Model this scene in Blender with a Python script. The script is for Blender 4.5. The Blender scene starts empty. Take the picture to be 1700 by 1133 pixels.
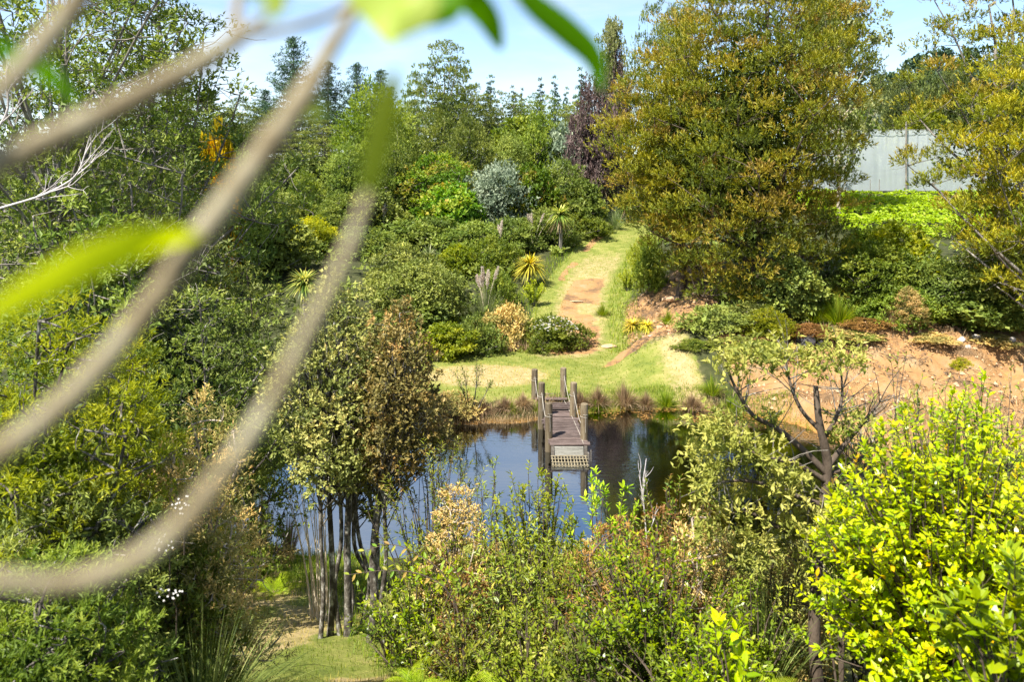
import bpy, math, random
import numpy as np

# ------------------------------------------------------------------ camera, sky, sun, exposure
scene = bpy.context.scene
PX_F, PX_CX, PX_HY, CAM_Z = 1300.0, 850.0, 310.0, 9.37      # photo focal length, centre and horizon (px), eye height (m)
cam_data = bpy.data.cameras.new('camera')
cam = bpy.data.objects.new('camera', cam_data)
scene.collection.objects.link(cam)
cam.location = (0, 0, CAM_Z)
cam.rotation_euler = (math.pi / 2, 0, 0)
cam_data.sensor_width = 36
cam_data.lens = 36 * PX_F / 1700
cam_data.shift_y = -(566.5 - PX_HY) / 1700
cam_data.clip_start, cam_data.clip_end = 0.05, 4000
cam_data.dof.use_dof = True
cam_data.dof.focus_distance = 18
cam_data.dof.aperture_fstop = 2.6
scene.camera = cam

SUN_FROM = (-0.60, -0.70, 1.40)                            # towards the sun: left, behind the camera, high
_sl = math.sqrt(sum(c * c for c in SUN_FROM))
SUN_EL = math.asin(SUN_FROM[2] / _sl)
SUN_AZ = math.atan2(SUN_FROM[0], SUN_FROM[1])
world = bpy.data.worlds.new('World')
scene.world = world
world.use_nodes = True
wn, wl = world.node_tree.nodes, world.node_tree.links
wn.clear()
w_out = wn.new('ShaderNodeOutputWorld')
w_bg = wn.new('ShaderNodeBackground')
w_sky = wn.new('ShaderNodeTexSky')
w_sky.sky_type = 'NISHITA'
w_sky.sun_disc = False
w_sky.sun_elevation = SUN_EL
w_sky.sun_rotation = SUN_AZ
w_sky.air_density, w_sky.dust_density, w_sky.ozone_density = 1.0, 0.1, 2.2
w_tc = wn.new('ShaderNodeTexCoord')
w_map = wn.new('ShaderNodeMapping')
w_map.inputs['Scale'].default_value = (1.6, 1.6, 5.5)
w_map.inputs['Location'].default_value = (0.35, 0.1, 0.4)
w_noise = wn.new('ShaderNodeTexNoise')
w_noise.inputs['Scale'].default_value = 2.2
w_noise.inputs['Detail'].default_value = 9
w_noise.inputs['Roughness'].default_value = 0.56
w_noise.inputs['Distortion'].default_value = 0.35
w_ramp = wn.new('ShaderNodeValToRGB')
w_ramp.color_ramp.elements[0].position = 0.41
w_ramp.color_ramp.elements[0].color = (0, 0, 0, 1)
w_ramp.color_ramp.elements[1].position = 0.74
w_ramp.color_ramp.elements[1].color = (0.85, 0.85, 0.85, 1)
w_mix = wn.new('ShaderNodeMix')
w_mix.data_type = 'RGBA'
w_mix.inputs[7].default_value = (4.4, 4.5, 4.7, 1)
wl.new(w_tc.outputs['Generated'], w_map.inputs['Vector'])
wl.new(w_map.outputs['Vector'], w_noise.inputs['Vector'])
wl.new(w_noise.outputs['Fac'], w_ramp.inputs['Fac'])
wl.new(w_ramp.outputs['Color'], w_mix.inputs[0])
wl.new(w_sky.outputs['Color'], w_mix.inputs[6])
wl.new(w_mix.outputs[2], w_bg.inputs['Color'])
w_bg.inputs['Strength'].default_value = 0.092
wl.new(w_bg.outputs['Background'], w_out.inputs['Surface'])

sun_data = bpy.data.lights.new('sun', 'SUN')
sun_data.energy = 5.0
sun_data.angle = math.radians(0.53)
sun_data.color = (1.0, 0.95, 0.86)
sun = bpy.data.objects.new('sun', sun_data)
scene.collection.objects.link(sun)
from mathutils import Vector, Matrix
sun.rotation_euler = Vector(SUN_FROM).to_track_quat('Z', 'Y').to_euler()
sun.location = (-20, -15, 40)

scene.view_settings.view_transform = 'Standard'
scene.view_settings.look = 'None'
scene.view_settings.exposure = 1.45
scene.view_settings.gamma = 1.0
scene.view_settings.use_curve_mapping = False
scene.render.engine = 'CYCLES'
cy = scene.cycles
cy.max_bounces, cy.diffuse_bounces, cy.glossy_bounces, cy.transmission_bounces, cy.transparent_max_bounces = 9, 5, 3, 5, 8
cy.caustics_reflective = cy.caustics_refractive = False
cy.use_denoising = True
cy.denoiser = 'OPENIMAGEDENOISE'
cy.denoising_input_passes = 'RGB_ALBEDO_NORMAL'
cy.denoising_prefilter = 'ACCURATE'
cy.sample_clamp_indirect = 6
cy.sample_clamp_direct = 6

# ------------------------------------------------------------------ helpers
RNG = np.random.default_rng(11)
random.seed(5)
COL = scene.collection
UP = np.array([0.0, 0.0, 1.0])


def gx(px, Y):
    return (px - PX_CX) / PX_F * Y


def gz(py, Y):
    return CAM_Z - (py - PX_HY) / PX_F * Y


def at(px, py, Y):
    return np.array([gx(px, Y), Y, gz(py, Y)])


def ym(Y):
    """Distances were first paced off from the track; this stretches them to the surveyed ones."""
    return float(np.interp(Y, [0, 6, 12, 18, 25.3, 34, 36, 48, 58, 66, 80, 88, 95, 105, 120, 155], [0, 6, 12.8, 20, 27, 32.2, 33.6, 42, 48.5, 57, 72, 90, 108, 130, 155, 195]))


def unit(v):
    return v / np.maximum(np.linalg.norm(v, axis=-1, keepdims=True), 1e-9)


def rand_unit(n, rng=None):
    return unit((rng or RNG).normal(size=(n, 3)))


def smooth(x, a, b):
    t = np.clip((x - a) / (b - a), 0, 1)
    return t * t * (3 - 2 * t)


_lat = np.random.default_rng(3).random((256, 256))


def noise2(x, y, s=1.0, oct=4):
    x, y = np.asarray(x, float) / s, np.asarray(y, float) / s
    tot, amp, nrm = 0.0, 1.0, 0.0
    for o in range(oct):
        xi, yi = np.floor(x).astype(int), np.floor(y).astype(int)
        fx, fy = x - xi, y - yi
        fx, fy = fx * fx * (3 - 2 * fx), fy * fy * (3 - 2 * fy)
        a, b = _lat[xi % 256, yi % 256], _lat[(xi + 1) % 256, yi % 256]
        c, d = _lat[xi % 256, (yi + 1) % 256], _lat[(xi + 1) % 256, (yi + 1) % 256]
        tot = tot + amp * ((a * (1 - fx) + b * fx) * (1 - fy) + (c * (1 - fx) + d * fx) * fy)
        nrm += amp
        amp *= 0.5
        x, y = x * 2.03 + 17.3, y * 2.03 + 5.1
    return tot / nrm


def make_mesh(name, V, T, mats=(), tint=None, shade_smooth=False, attrs=None):
    V = np.ascontiguousarray(V, dtype=np.float32).reshape(-1, 3)
    T = np.ascontiguousarray(T, dtype=np.int32).reshape(-1, 3)
    me = bpy.data.meshes.new(name)
    me.vertices.add(len(V))
    me.vertices.foreach_set('co', V.ravel())
    me.loops.add(T.size)
    me.loops.foreach_set('vertex_index', T.ravel())
    me.polygons.add(len(T))
    me.polygons.foreach_set('loop_start', np.arange(0, T.size, 3, dtype=np.int32))
    if shade_smooth:
        me.polygons.foreach_set('use_smooth', np.ones(len(T), dtype=bool))
    else:
        me.polygons.foreach_set('use_smooth', np.zeros(len(T), dtype=bool))
    if tint is not None:
        a = me.attributes.new('tint', 'FLOAT', 'POINT')
        a.data.foreach_set('value', np.ascontiguousarray(tint, dtype=np.float32).ravel())
    for k, arr in (attrs or {}).items():
        a = me.attributes.new(k, 'FLOAT', 'POINT')
        a.data.foreach_set('value', np.ascontiguousarray(arr, dtype=np.float32).ravel())
    me.update(calc_edges=True)
    for m in mats:
        me.materials.append(m)
    return me


def link(name, data, parent=None, mat=None, kind=None):
    o = bpy.data.objects.new(name, data)
    COL.objects.link(o)
    if parent is not None:
        o.parent = parent
    if mat is not None and data is not None:
        if len(data.materials) == 0:
            data.materials.append(mat)
        elif data.materials[0] != mat:
            o.material_slots[0].link = 'OBJECT'
            o.material_slots[0].material = mat
    if kind:
        o['kind'] = kind
    return o


def tag(o, label, cat, group=None, kind=None):
    o['label'], o['category'] = label, cat
    if group:
        o['group'] = group
    if kind:
        o['kind'] = kind
    return o


def root(name, loc, label, cat, group=None, rz=0.0, scale=None):
    o = bpy.data.objects.new(name, None)
    COL.objects.link(o)
    o.empty_display_size = 0.2
    o.location = [float(c) for c in loc]
    o.rotation_euler = (0, 0, rz)
    if scale is not None:
        o.scale = scale
    return tag(o, label, cat, group)


class Geo:
    def __init__(self):
        self.V, self.T, self.A, self.n = [], [], [], 0

    def add(self, V, T, tint=0.5):
        V = np.asarray(V, float).reshape(-1, 3)
        T = np.asarray(T, int).reshape(-1, 3)
        self.V.append(V)
        self.T.append(T + self.n)
        self.A.append(np.broadcast_to(np.asarray(tint, float), (len(V),)))
        self.n += len(V)

    def mesh(self, name, mats=(), shade_smooth=False):
        if not self.V:
            return make_mesh(name, np.zeros((3, 3)), [[0, 1, 2]], mats)
        return make_mesh(name, np.concatenate(self.V), np.concatenate(self.T), mats, np.concatenate(self.A), shade_smooth)


def tube(geo, pts, rad, n=5, tint=0.5, cap=False):
    pts = np.asarray(pts, float)
    rad = np.broadcast_to(np.asarray(rad, float), (len(pts),))
    tan = unit(np.gradient(pts, axis=0))
    ref = np.array([1.0, 0, 0]) if abs(tan[0][2]) > 0.8 else UP
    s = unit(np.cross(tan, ref))
    b = np.cross(tan, s)
    a = np.linspace(0, 2 * np.pi, n, endpoint=False)
    ring = pts[:, None, :] + rad[:, None, None] * (s[:, None, :] * np.cos(a)[None, :, None] + b[:, None, :] * np.sin(a)[None, :, None])
    m = len(pts)
    i, j = np.meshgrid(np.arange(m - 1), np.arange(n), indexing='ij')
    j2 = (j + 1) % n
    q = np.stack([i * n + j, i * n + j2, (i + 1) * n + j2, (i + 1) * n + j], -1).reshape(-1, 4)
    T = np.concatenate([q[:, [0, 2, 1]], q[:, [0, 3, 2]]])
    V = ring.reshape(-1, 3)
    if cap:
        V = np.concatenate([V, pts[[0, -1]]])
        k = np.arange(n)
        T = np.concatenate([T, np.stack([np.full(n, m * n), k, (k + 1) % n], -1),
                            np.stack([np.full(n, m * n + 1), (m - 1) * n + (k + 1) % n, (m - 1) * n + k], -1)])
    geo.add(V, T, tint)


def bez(p0, p1, p2, m=6):
    t = np.linspace(0, 1, m)[:, None]
    return (1 - t) ** 2 * np.asarray(p0) + 2 * t * (1 - t) * np.asarray(p1) + t * t * np.asarray(p2)


def spline(pts, m=8):
    """Catmull-Rom through pts."""
    p = np.asarray(pts, float)
    p = np.vstack([2 * p[0] - p[1], p, 2 * p[-1] - p[-2]])
    out = []
    for i in range(1, len(p) - 2):
        t = np.linspace(0, 1, m, endpoint=False)[:, None]
        a, b, c, d = p[i - 1], p[i], p[i + 1], p[i + 2]
        out.append(0.5 * (2 * b + (c - a) * t + (2 * a - 5 * b + 4 * c - d) * t ** 2 + (3 * b - a - 3 * c + d) * t ** 3))
    out.append(p[-2][None])
    return np.vstack(out)


def ortho(D, N):
    D = unit(D)
    S = unit(np.cross(D, N))
    return D, S, np.cross(S, D)


def leaves(geo, P, D, N, L, W, tint, detail=0, droop=0.12):
    """Many leaves: folded diamonds (detail 0) or bent, keeled blades of eight faces (detail 1)."""
    n = len(P)
    if n == 0:
        return
    D, S, N = ortho(D, N)
    L = np.broadcast_to(np.asarray(L, float), (n,))[:, None]
    W = np.broadcast_to(np.asarray(W, float), (n,))[:, None]
    tint = np.broadcast_to(np.asarray(tint, float), (n,))
    k = np.arange(n)[:, None]
    if detail == 0:
        V = np.stack([P, P + D * L * .42 + S * W * .5 + N * W * .16, P + D * L - N * L * droop, P + D * L * .42 - S * W * .5 + N * W * .16], 1)
        T = np.concatenate([k * 4 + np.array([0, 1, 2]), k * 4 + np.array([0, 2, 3])])
        geo.add(V.reshape(-1, 3), T, np.repeat(tint, 4))
    elif detail == 2:
        d1, d2 = N * L * droop * .18, N * L * droop * .5
        V = np.stack([P, P + D * L * .3 + S * W * .44 + N * W * .12 - d1, P + D * L * .64 + S * W * .44 + N * W * .08 - d2, P + D * L - N * L * droop,
                      P + D * L * .64 - S * W * .44 + N * W * .08 - d2, P + D * L * .3 - S * W * .44 + N * W * .12 - d1], 1)
        t = np.array([[0, 1, 5], [1, 2, 4], [1, 4, 5], [2, 3, 4]])
        geo.add(V.reshape(-1, 3), (k[:, None] * 6 + t[None]).reshape(-1, 3), np.repeat(tint, 6))
    else:
        d1, d2 = N * L * droop * .18, N * L * droop * .5
        V = np.stack([P, P + D * L * .28 + S * W * .42 + N * W * .14 - d1, P + D * L * .62 + S * W * .46 + N * W * .10 - d2, P + D * L - N * L * droop,
                      P + D * L * .62 - S * W * .46 + N * W * .10 - d2, P + D * L * .28 - S * W * .42 + N * W * .14 - d1,
                      P + D * L * .28 - d1, P + D * L * .62 - d2], 1)
        t = np.array([[0, 1, 6], [0, 6, 5], [1, 2, 7], [1, 7, 6], [6, 7, 4], [6, 4, 5], [2, 3, 7], [7, 3, 4]])
        T = (k[:, None] * 8 + t[None]).reshape(-1, 3)
        geo.add(V.reshape(-1, 3), T, np.repeat(tint, 8))


def strips(geo, P, H, L, W, bend, tint, seg=4):
    """Arching grass or sword blades: P bases, H unit headings (with their rise), bend = how far the tip falls."""
    n = len(P)
    L = np.broadcast_to(np.asarray(L, float), (n,))
    W = np.broadcast_to(np.asarray(W, float), (n,))
    bend = np.broadcast_to(np.asarray(bend, float), (n,))
    S = unit(np.cross(H, UP + 1e-3))
    rows = []
    for i in range(seg + 1):
        t = i / seg
        c = P + H * (L * t)[:, None] - UP * (bend * L * t * t)[:, None]
        w = W * (0.7 + .6 * t if t < .4 else (1 - t) * 1.5 + .03)
        rows.append(c + S * w[:, None] * .5)
        rows.append(c - S * w[:, None] * .5)
    V = np.stack(rows, 1)
    m = 2 * (seg + 1)
    k = np.arange(n)[:, None, None] * m
    t = np.array([[[2 * i, 2 * i + 2, 2 * i + 1], [2 * i + 1, 2 * i + 2, 2 * i + 3]] for i in range(seg)]).reshape(-1, 3)
    geo.add(V.reshape(-1, 3), (k + t[None]).reshape(-1, 3), np.repeat(np.broadcast_to(np.asarray(tint, float), (n,)), m))


def spread(cands, K, rng):
    """Best-candidate subset, so clumps sit evenly but not on a grid."""
    if len(cands) <= K:
        return cands
    idx = [int(rng.integers(len(cands)))]
    d = np.linalg.norm(cands - cands[idx[0]], axis=1)
    for _ in range(K - 1):
        i = int(np.argmax(d * (0.75 + .25 * rng.random(len(d)))))
        idx.append(i)
        d = np.minimum(d, np.linalg.norm(cands - cands[i], axis=1))
    return cands[idx]


def envelope(profile, R, z0, z1, K, rng, inner=.45, lump=.18):
    """Clump centres near the skin of a crown whose half width over its height is profile."""
    hs, rs = zip(*profile)
    n = K * 8
    h = rng.random(n * 3)
    r = np.interp(h, hs, rs)
    keep = rng.random(n * 3) < r / max(rs) * .9 + .1
    h, r = h[keep][:n], r[keep][:n]
    th = rng.random(len(h)) * 2 * np.pi
    p1, p2, p3 = rng.random(3) * 6.28
    r = r * (1 + lump * np.sin(2 * th + p1 + 3 * h) + lump * .8 * np.sin(3 * th + p2 - 5 * h) + lump * .6 * np.sin(5 * th + 9 * h + p3))
    rad = r * R * np.sqrt(inner + (1 - inner) * rng.random(len(h)))
    c = np.stack([np.cos(th) * rad, np.sin(th) * rad, z0 + (z1 - z0) * h + rng.normal(size=len(h)) * .02 * (z1 - z0)], 1)
    return spread(c, K, rng)


def foliage(geo, C, R, ntuft, nleaf, tuft, L, W, flat=.7, up=.5, rng=None, base_tint=None, tip=.25, detail=0, spreadk=.9, centre=None, jit=.35, fine=False, mottle=.22):
    """Leaf tufts on twig ends around clump centres C (radius R)."""
    rng = rng or RNG
    if not fine:
        nleaf, W = max(3, int(round(nleaf * .68))), W * 1.24        # fewer, slightly broader leaves keep the scene light
    K = len(C)
    R = np.broadcast_to(np.asarray(R, float), (K,))
    bt = rng.random(K) if base_tint is None else base_tint
    u = rand_unit(K * ntuft, rng)
    u[:, 2] = np.where(u[:, 2] < -.35, -u[:, 2], u[:, 2])
    rr = rng.random((K * ntuft, 1)) ** .45
    ci = np.repeat(np.arange(K), ntuft)
    P0 = C[ci] + u * rr * R[ci][:, None] * np.array([1, 1, flat])
    ax = u * .8 + UP * up + .45 * rand_unit(K * ntuft, rng)
    if centre is not None:
        ax = ax + .45 * unit(C[ci] - centre)
    ax = unit(ax)
    li = np.repeat(np.arange(K * ntuft), nleaf)
    a = ax[li]
    t = rng.random((len(li), 1))
    P = P0[li] + a * t * tuft
    D = unit(a * (.35 + .65 * t) + spreadk * rand_unit(len(li), rng))
    N = unit(a * .5 + UP * .6 + .6 * rand_unit(len(li), rng))
    sc = 1 + jit * rng.normal(size=len(li)).clip(-1.5, 1.5)
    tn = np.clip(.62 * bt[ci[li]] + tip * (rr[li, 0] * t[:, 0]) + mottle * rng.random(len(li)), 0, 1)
    leaves(geo, P, D, N, L * sc, W * sc, tn, detail)


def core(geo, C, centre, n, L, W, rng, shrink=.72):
    """Large filler leaves added to close the heart of a crown, tinted dark to deepen its shade."""
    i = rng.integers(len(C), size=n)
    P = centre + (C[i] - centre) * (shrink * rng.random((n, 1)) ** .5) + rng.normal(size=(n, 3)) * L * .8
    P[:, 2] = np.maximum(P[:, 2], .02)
    leaves(geo, P, rand_unit(n, rng), UP * .4 + rand_unit(n, rng), L * rng.uniform(.6, 1.2, n), W, .12 * rng.random(n))  # darkest tints only: shade between the clumps put into the leaf colour


def skeleton(geo, base, C, r0, rng, trunk_top=.8, lean=(0, 0), share=.6, twigs=3, twig_len=.5, sides=6, z_from=.15, tint=.5, wob=.06):
    """A tapering trunk with limbs that reach the clump centres, and twigs in them."""
    top = np.array([lean[0], lean[1], C[:, 2].max() * trunk_top])
    H = top[2]
    m = 9
    t = np.linspace(0, 1, m)[:, None]
    tr = base + (top - base) * t
    tr[1:, :2] += rng.normal(size=(m - 1, 2)) * wob * H * .12
    rad = r0 * (1 - .88 * t[:, 0]) + r0 * .5 * np.exp(-t[:, 0] * 18)
    tube(geo, tr, rad, sides + 2, tint)
    n1 = int(np.clip(len(C) * share * .16, 5, 26))
    prim = spread(C, n1, rng)
    nodes = []
    for c in prim:
        f = np.clip(z_from + (c[2] / max(C[:, 2].max(), .1)) * (.5 + .2 * rng.random()) - .1, .06, .97)
        s = np.array([np.interp(f, t[:, 0], tr[:, i]) for i in range(3)])
        d = np.linalg.norm(c - s)
        mid = (s + c) / 2 + np.array([0, 0, -.05 * d]) + rng.normal(size=3) * .10 * d
        rs = np.interp(f, t[:, 0], rad) * .5
        p = bez(s, mid, c, 7)
        tube(geo, p, np.linspace(min(rs, .028 * d + .012), .012 + .002 * d, 7), max(4, sides - 1), tint)
        nodes += list(p[2:])
    nodes = np.array(nodes)
    sel = rng.random(len(C)) < share
    for c in C[sel]:
        dist = np.linalg.norm(nodes - c, axis=1) + .6 * np.maximum(nodes[:, 2] - c[2], 0)
        q0 = nodes[int(np.argmin(dist))]
        d = np.linalg.norm(c - q0)
        if d > .15:
            mid = (q0 + c) / 2 + rng.normal(size=3) * .14 * d
            tube(geo, bez(q0, mid, c, 5), np.linspace(.010 * d + .008, .008, 5), 4, tint)
        for _ in range(twigs):
            e = c + unit(rng.normal(size=3) + np.array([0, 0, .5])) * twig_len * (.6 + .6 * rng.random())
            tube(geo, bez(c, (c + e) / 2 + rng.normal(size=3) * .14 * twig_len, e, 4), np.linspace(.011, .004, 4) * (twig_len + .4), 3, tint)


# ------------------------------------------------------------------ materials
MATS = {}


def nodes_of(name):
    m = bpy.data.materials.new(name)
    m.use_nodes = True
    nt = m.node_tree
    nt.nodes.clear()
    return m, nt.nodes, nt.links


def ramp_node(n, stops):
    r = n.new('ShaderNodeValToRGB')
    e = r.color_ramp.elements
    while len(e) < len(stops):
        e.new(0.5)
    for el, (p, c) in zip(e, stops):
        el.position, el.color = p, (*c, 1)
    return r


def leaf_mat(name, stops, rough=.5, trans=.3, spec=.2, vary=.3, boost=2.45):
    boost = 1.0 if 'near' in name or name in ('plume', 'petal', 'litter') else 1.45 if 'glossy' in name or 'grass' in name or name in ('leaf_straw', 'leaf_silver', 'leaf_poplar', 'leaf_vine', 'leaf_rust') else boost
    m, n, l = nodes_of(name)
    out = n.new('ShaderNodeOutputMaterial')
    at_ = n.new('ShaderNodeAttribute')
    at_.attribute_name = 'tint'
    rp = ramp_node(n, stops)
    l.new(at_.outputs['Fac'], rp.inputs['Fac'])
    oi = n.new('ShaderNodeObjectInfo')
    mr = n.new('ShaderNodeMapRange')
    mr.inputs['To Min'].default_value, mr.inputs['To Max'].default_value = (1 - vary) * boost, (1 + vary * .6) * boost
    l.new(oi.outputs['Random'], mr.inputs['Value'])
    hs = n.new('ShaderNodeHueSaturation')
    hs.inputs['Saturation'].default_value = 1.1
    l.new(mr.outputs['Result'], hs.inputs['Value'])
    mh = n.new('ShaderNodeMapRange')
    mh.inputs['To Min'].default_value, mh.inputs['To Max'].default_value = .5 - .02 * vary, .5 + .04 * vary
    l.new(oi.outputs['Random'], mh.inputs['Value'])
    l.new(mh.outputs['Result'], hs.inputs['Hue'])
    l.new(rp.outputs['Color'], hs.inputs['Color'])
    p = n.new('ShaderNodeBsdfPrincipled')
    p.inputs['Roughness'].default_value = rough
    p.inputs['Specular IOR Level'].default_value = spec
    l.new(hs.outputs['Color'], p.inputs['Base Color'])
    tr = n.new('ShaderNodeBsdfTranslucent')
    hs2 = n.new('ShaderNodeHueSaturation')
    hs2.inputs['Saturation'].default_value = 1.12
    hs2.inputs['Value'].default_value = 1.25
    hs2.inputs['Hue'].default_value = .493
    l.new(hs.outputs['Color'], hs2.inputs['Color'])
    l.new(hs2.outputs['Color'], tr.inputs['Color'])
    mx = n.new('ShaderNodeMixShader')
    mx.inputs['Fac'].default_value = min(trans * 1.4, .5)
    l.new(p.outputs['BSDF'], mx.inputs[1])
    l.new(tr.outputs['BSDF'], mx.inputs[2])
    l.new(mx.outputs['Shader'], out.inputs['Surface'])
    MATS[name] = m
    return m


def rough_mat(name, stops, scale=4.0, stretch=(1, 1, 1), rough=.85, bump=.4, bump_scale=30.0, detail=8, spec=.25, bump_dist=.02, object_vary=0.0):
    m, n, l = nodes_of(name)
    out = n.new('ShaderNodeOutputMaterial')
    tc = n.new('ShaderNodeTexCoord')
    mp = n.new('ShaderNodeMapping')
    mp.inputs['Scale'].default_value = stretch
    l.new(tc.outputs['Object'], mp.inputs['Vector'])
    nz = n.new('ShaderNodeTexNoise')
    nz.inputs['Scale'].default_value = scale
    nz.inputs['Detail'].default_value = detail
    nz.inputs['Roughness'].default_value = .65
    rp = ramp_node(n, stops)
    p = n.new('ShaderNodeBsdfPrincipled')
    p.inputs['Roughness'].default_value = rough
    p.inputs['Specular IOR Level'].default_value = spec
    if object_vary:
        oi = n.new('ShaderNodeObjectInfo')
        sc = n.new('ShaderNodeVectorMath')
        sc.operation = 'SCALE'
        sc.inputs[3].default_value = 37.0
        cb = n.new('ShaderNodeCombineXYZ')
        l.new(oi.outputs['Random'], cb.inputs[0])
        l.new(oi.outputs['Random'], cb.inputs[1])
        l.new(cb.outputs[0], sc.inputs[0])
        ad = n.new('ShaderNodeVectorMath')
        l.new(mp.outputs['Vector'], ad.inputs[0])
        l.new(sc.outputs['Vector'], ad.inputs[1])
        vec = ad.outputs['Vector']
        hs = n.new('ShaderNodeHueSaturation')
        mr = n.new('ShaderNodeMapRange')
        mr.inputs['To Min'].default_value, mr.inputs['To Max'].default_value = 1 - object_vary, 1 + object_vary
        l.new(oi.outputs['Random'], mr.inputs['Value'])
        l.new(mr.outputs['Result'], hs.inputs['Value'])
        l.new(rp.outputs['Color'], hs.inputs['Color'])
        l.new(hs.outputs['Color'], p.inputs['Base Color'])
    else:
        vec = mp.outputs['Vector']
        l.new(rp.outputs['Color'], p.inputs['Base Color'])
    l.new(vec, nz.inputs['Vector'])
    l.new(nz.outputs['Fac'], rp.inputs['Fac'])
    nb = n.new('ShaderNodeTexNoise')
    nb.inputs['Scale'].default_value = bump_scale
    nb.inputs['Detail'].default_value = 6
    l.new(vec, nb.inputs['Vector'])
    bp = n.new('ShaderNodeBump')
    bp.inputs['Strength'].default_value = bump
    bp.inputs['Distance'].default_value = bump_dist
    l.new(nb.outputs['Fac'], bp.inputs['Height'])
    l.new(bp.outputs['Normal'], p.inputs['Normal'])
    l.new(p.outputs['BSDF'], out.inputs['Surface'])
    MATS[name] = m
    return m


# foliage colours: tint 0 = old inner leaf and dark shade filler, 1 = young tip
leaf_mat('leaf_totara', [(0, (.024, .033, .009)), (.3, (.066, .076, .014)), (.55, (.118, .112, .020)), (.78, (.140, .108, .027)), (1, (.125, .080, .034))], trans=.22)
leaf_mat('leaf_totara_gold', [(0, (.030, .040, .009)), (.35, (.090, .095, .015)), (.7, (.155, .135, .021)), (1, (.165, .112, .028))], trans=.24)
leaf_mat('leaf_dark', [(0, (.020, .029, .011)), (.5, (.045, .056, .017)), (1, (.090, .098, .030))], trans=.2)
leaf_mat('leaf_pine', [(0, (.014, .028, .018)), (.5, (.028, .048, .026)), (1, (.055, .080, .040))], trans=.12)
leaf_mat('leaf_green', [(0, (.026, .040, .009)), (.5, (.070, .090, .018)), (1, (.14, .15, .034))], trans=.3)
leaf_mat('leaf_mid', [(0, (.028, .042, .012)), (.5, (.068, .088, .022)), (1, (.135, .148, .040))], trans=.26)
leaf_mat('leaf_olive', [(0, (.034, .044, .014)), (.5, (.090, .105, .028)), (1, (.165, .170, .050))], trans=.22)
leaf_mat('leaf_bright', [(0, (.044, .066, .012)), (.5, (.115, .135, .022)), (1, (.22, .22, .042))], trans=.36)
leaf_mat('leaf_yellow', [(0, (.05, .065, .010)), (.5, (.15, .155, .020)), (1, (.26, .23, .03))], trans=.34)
leaf_mat('leaf_redtip', [(0, (.024, .046, .010)), (.5, (.07, .11, .018)), (.78, (.13, .135, .03)), (1, (.17, .10, .04))], trans=.28)
leaf_mat('leaf_silver', [(0, (.06, .085, .055)), (.5, (.17, .205, .14)), (1, (.34, .37, .27))], trans=.2)
leaf_mat('leaf_purple', [(0, (.020, .015, .015)), (.5, (.055, .038, .035)), (1, (.12, .09, .080))], trans=.2)
leaf_mat('leaf_poplar', [(0, (.07, .085, .03)), (.5, (.17, .185, .07)), (1, (.30, .30, .15))], trans=.3)
leaf_mat('leaf_orange', [(0, (.08, .085, .015)), (.5, (.25, .19, .02)), (1, (.44, .25, .02))], trans=.3)
leaf_mat('leaf_glossy', [(0, (.06, .12, .010)), (.25, (.16, .245, .016)), (.6, (.31, .37, .022)), (.95, (.45, .45, .04)), (1, (.42, .25, .03))], rough=.34, trans=.3, spec=.5, vary=.12)
leaf_mat('leaf_glossy_green', [(0, (.055, .095, .011)), (.5, (.16, .21, .018)), (1, (.33, .34, .03))], rough=.36, trans=.3, spec=.5, vary=.12)
leaf_mat('leaf_lancet', [(0, (.036, .054, .012)), (.5, (.105, .122, .022)), (.85, (.20, .20, .038)), (1, (.28, .21, .06))], rough=.42, trans=.32, spec=.4)
leaf_mat('leaf_kanuka', [(0, (.028, .034, .012)), (.45, (.085, .092, .028)), (.8, (.16, .15, .055)), (1, (.24, .19, .08))], trans=.2, vary=.15)
leaf_mat('leaf_pruned', [(0, (.045, .055, .014)), (.5, (.125, .13, .034)), (1, (.24, .22, .075))], trans=.28, vary=.1)
leaf_mat('leaf_bronze', [(0, (.034, .032, .012)), (.45, (.095, .082, .030)), (.8, (.17, .125, .050)), (1, (.20, .115, .050))], trans=.2, vary=.15)
leaf_mat('leaf_straw', [(0, (.13, .085, .035)), (.5, (.30, .21, .09)), (1, (.42, .31, .16))], trans=.2)
leaf_mat('leaf_rust', [(0, (.07, .045, .018)), (.5, (.17, .095, .038)), (1, (.30, .17, .075))], trans=.2)
leaf_mat('leaf_heath', [(0, (.055, .058, .020)), (.45, (.15, .13, .050)), (.8, (.27, .195, .085)), (1, (.36, .26, .14))], trans=.2)
leaf_mat('leaf_lime', [(0, (.038, .05, .009)), (.5, (.108, .118, .016)), (1, (.19, .18, .026))], trans=.32)
leaf_mat('leaf_fern', [(0, (.05, .085, .012)), (.5, (.14, .19, .022)), (1, (.27, .30, .04))], trans=.36)
leaf_mat('leaf_vine', [(0, (.08, .12, .014)), (.5, (.19, .24, .032)), (1, (.31, .35, .07))], trans=.35)
leaf_mat('grass_green', [(0, (.055, .095, .014)), (.5, (.13, .185, .026)), (1, (.28, .28, .06))], trans=.32, vary=.1)
leaf_mat('grass_lawn', [(0, (.07, .105, .018)), (.5, (.17, .195, .035)), (1, (.33, .27, .09))], trans=.3, vary=.1)
leaf_mat('grass_dry', [(0, (.09, .06, .035)), (.5, (.23, .165, .10)), (1, (.40, .31, .20))], trans=.25, vary=.2)
leaf_mat('grass_sedge', [(0, (.035, .055, .016)), (.5, (.095, .125, .035)), (1, (.26, .27, .10))], trans=.3, vary=.15)
leaf_mat('grass_toetoe', [(0, (.06, .085, .03)), (.5, (.15, .185, .075)), (1, (.33, .34, .19))], trans=.3)
leaf_mat('sword_green', [(0, (.035, .06, .015)), (.5, (.10, .125, .03)), (1, (.27, .25, .08))], trans=.25, rough=.4)
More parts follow.
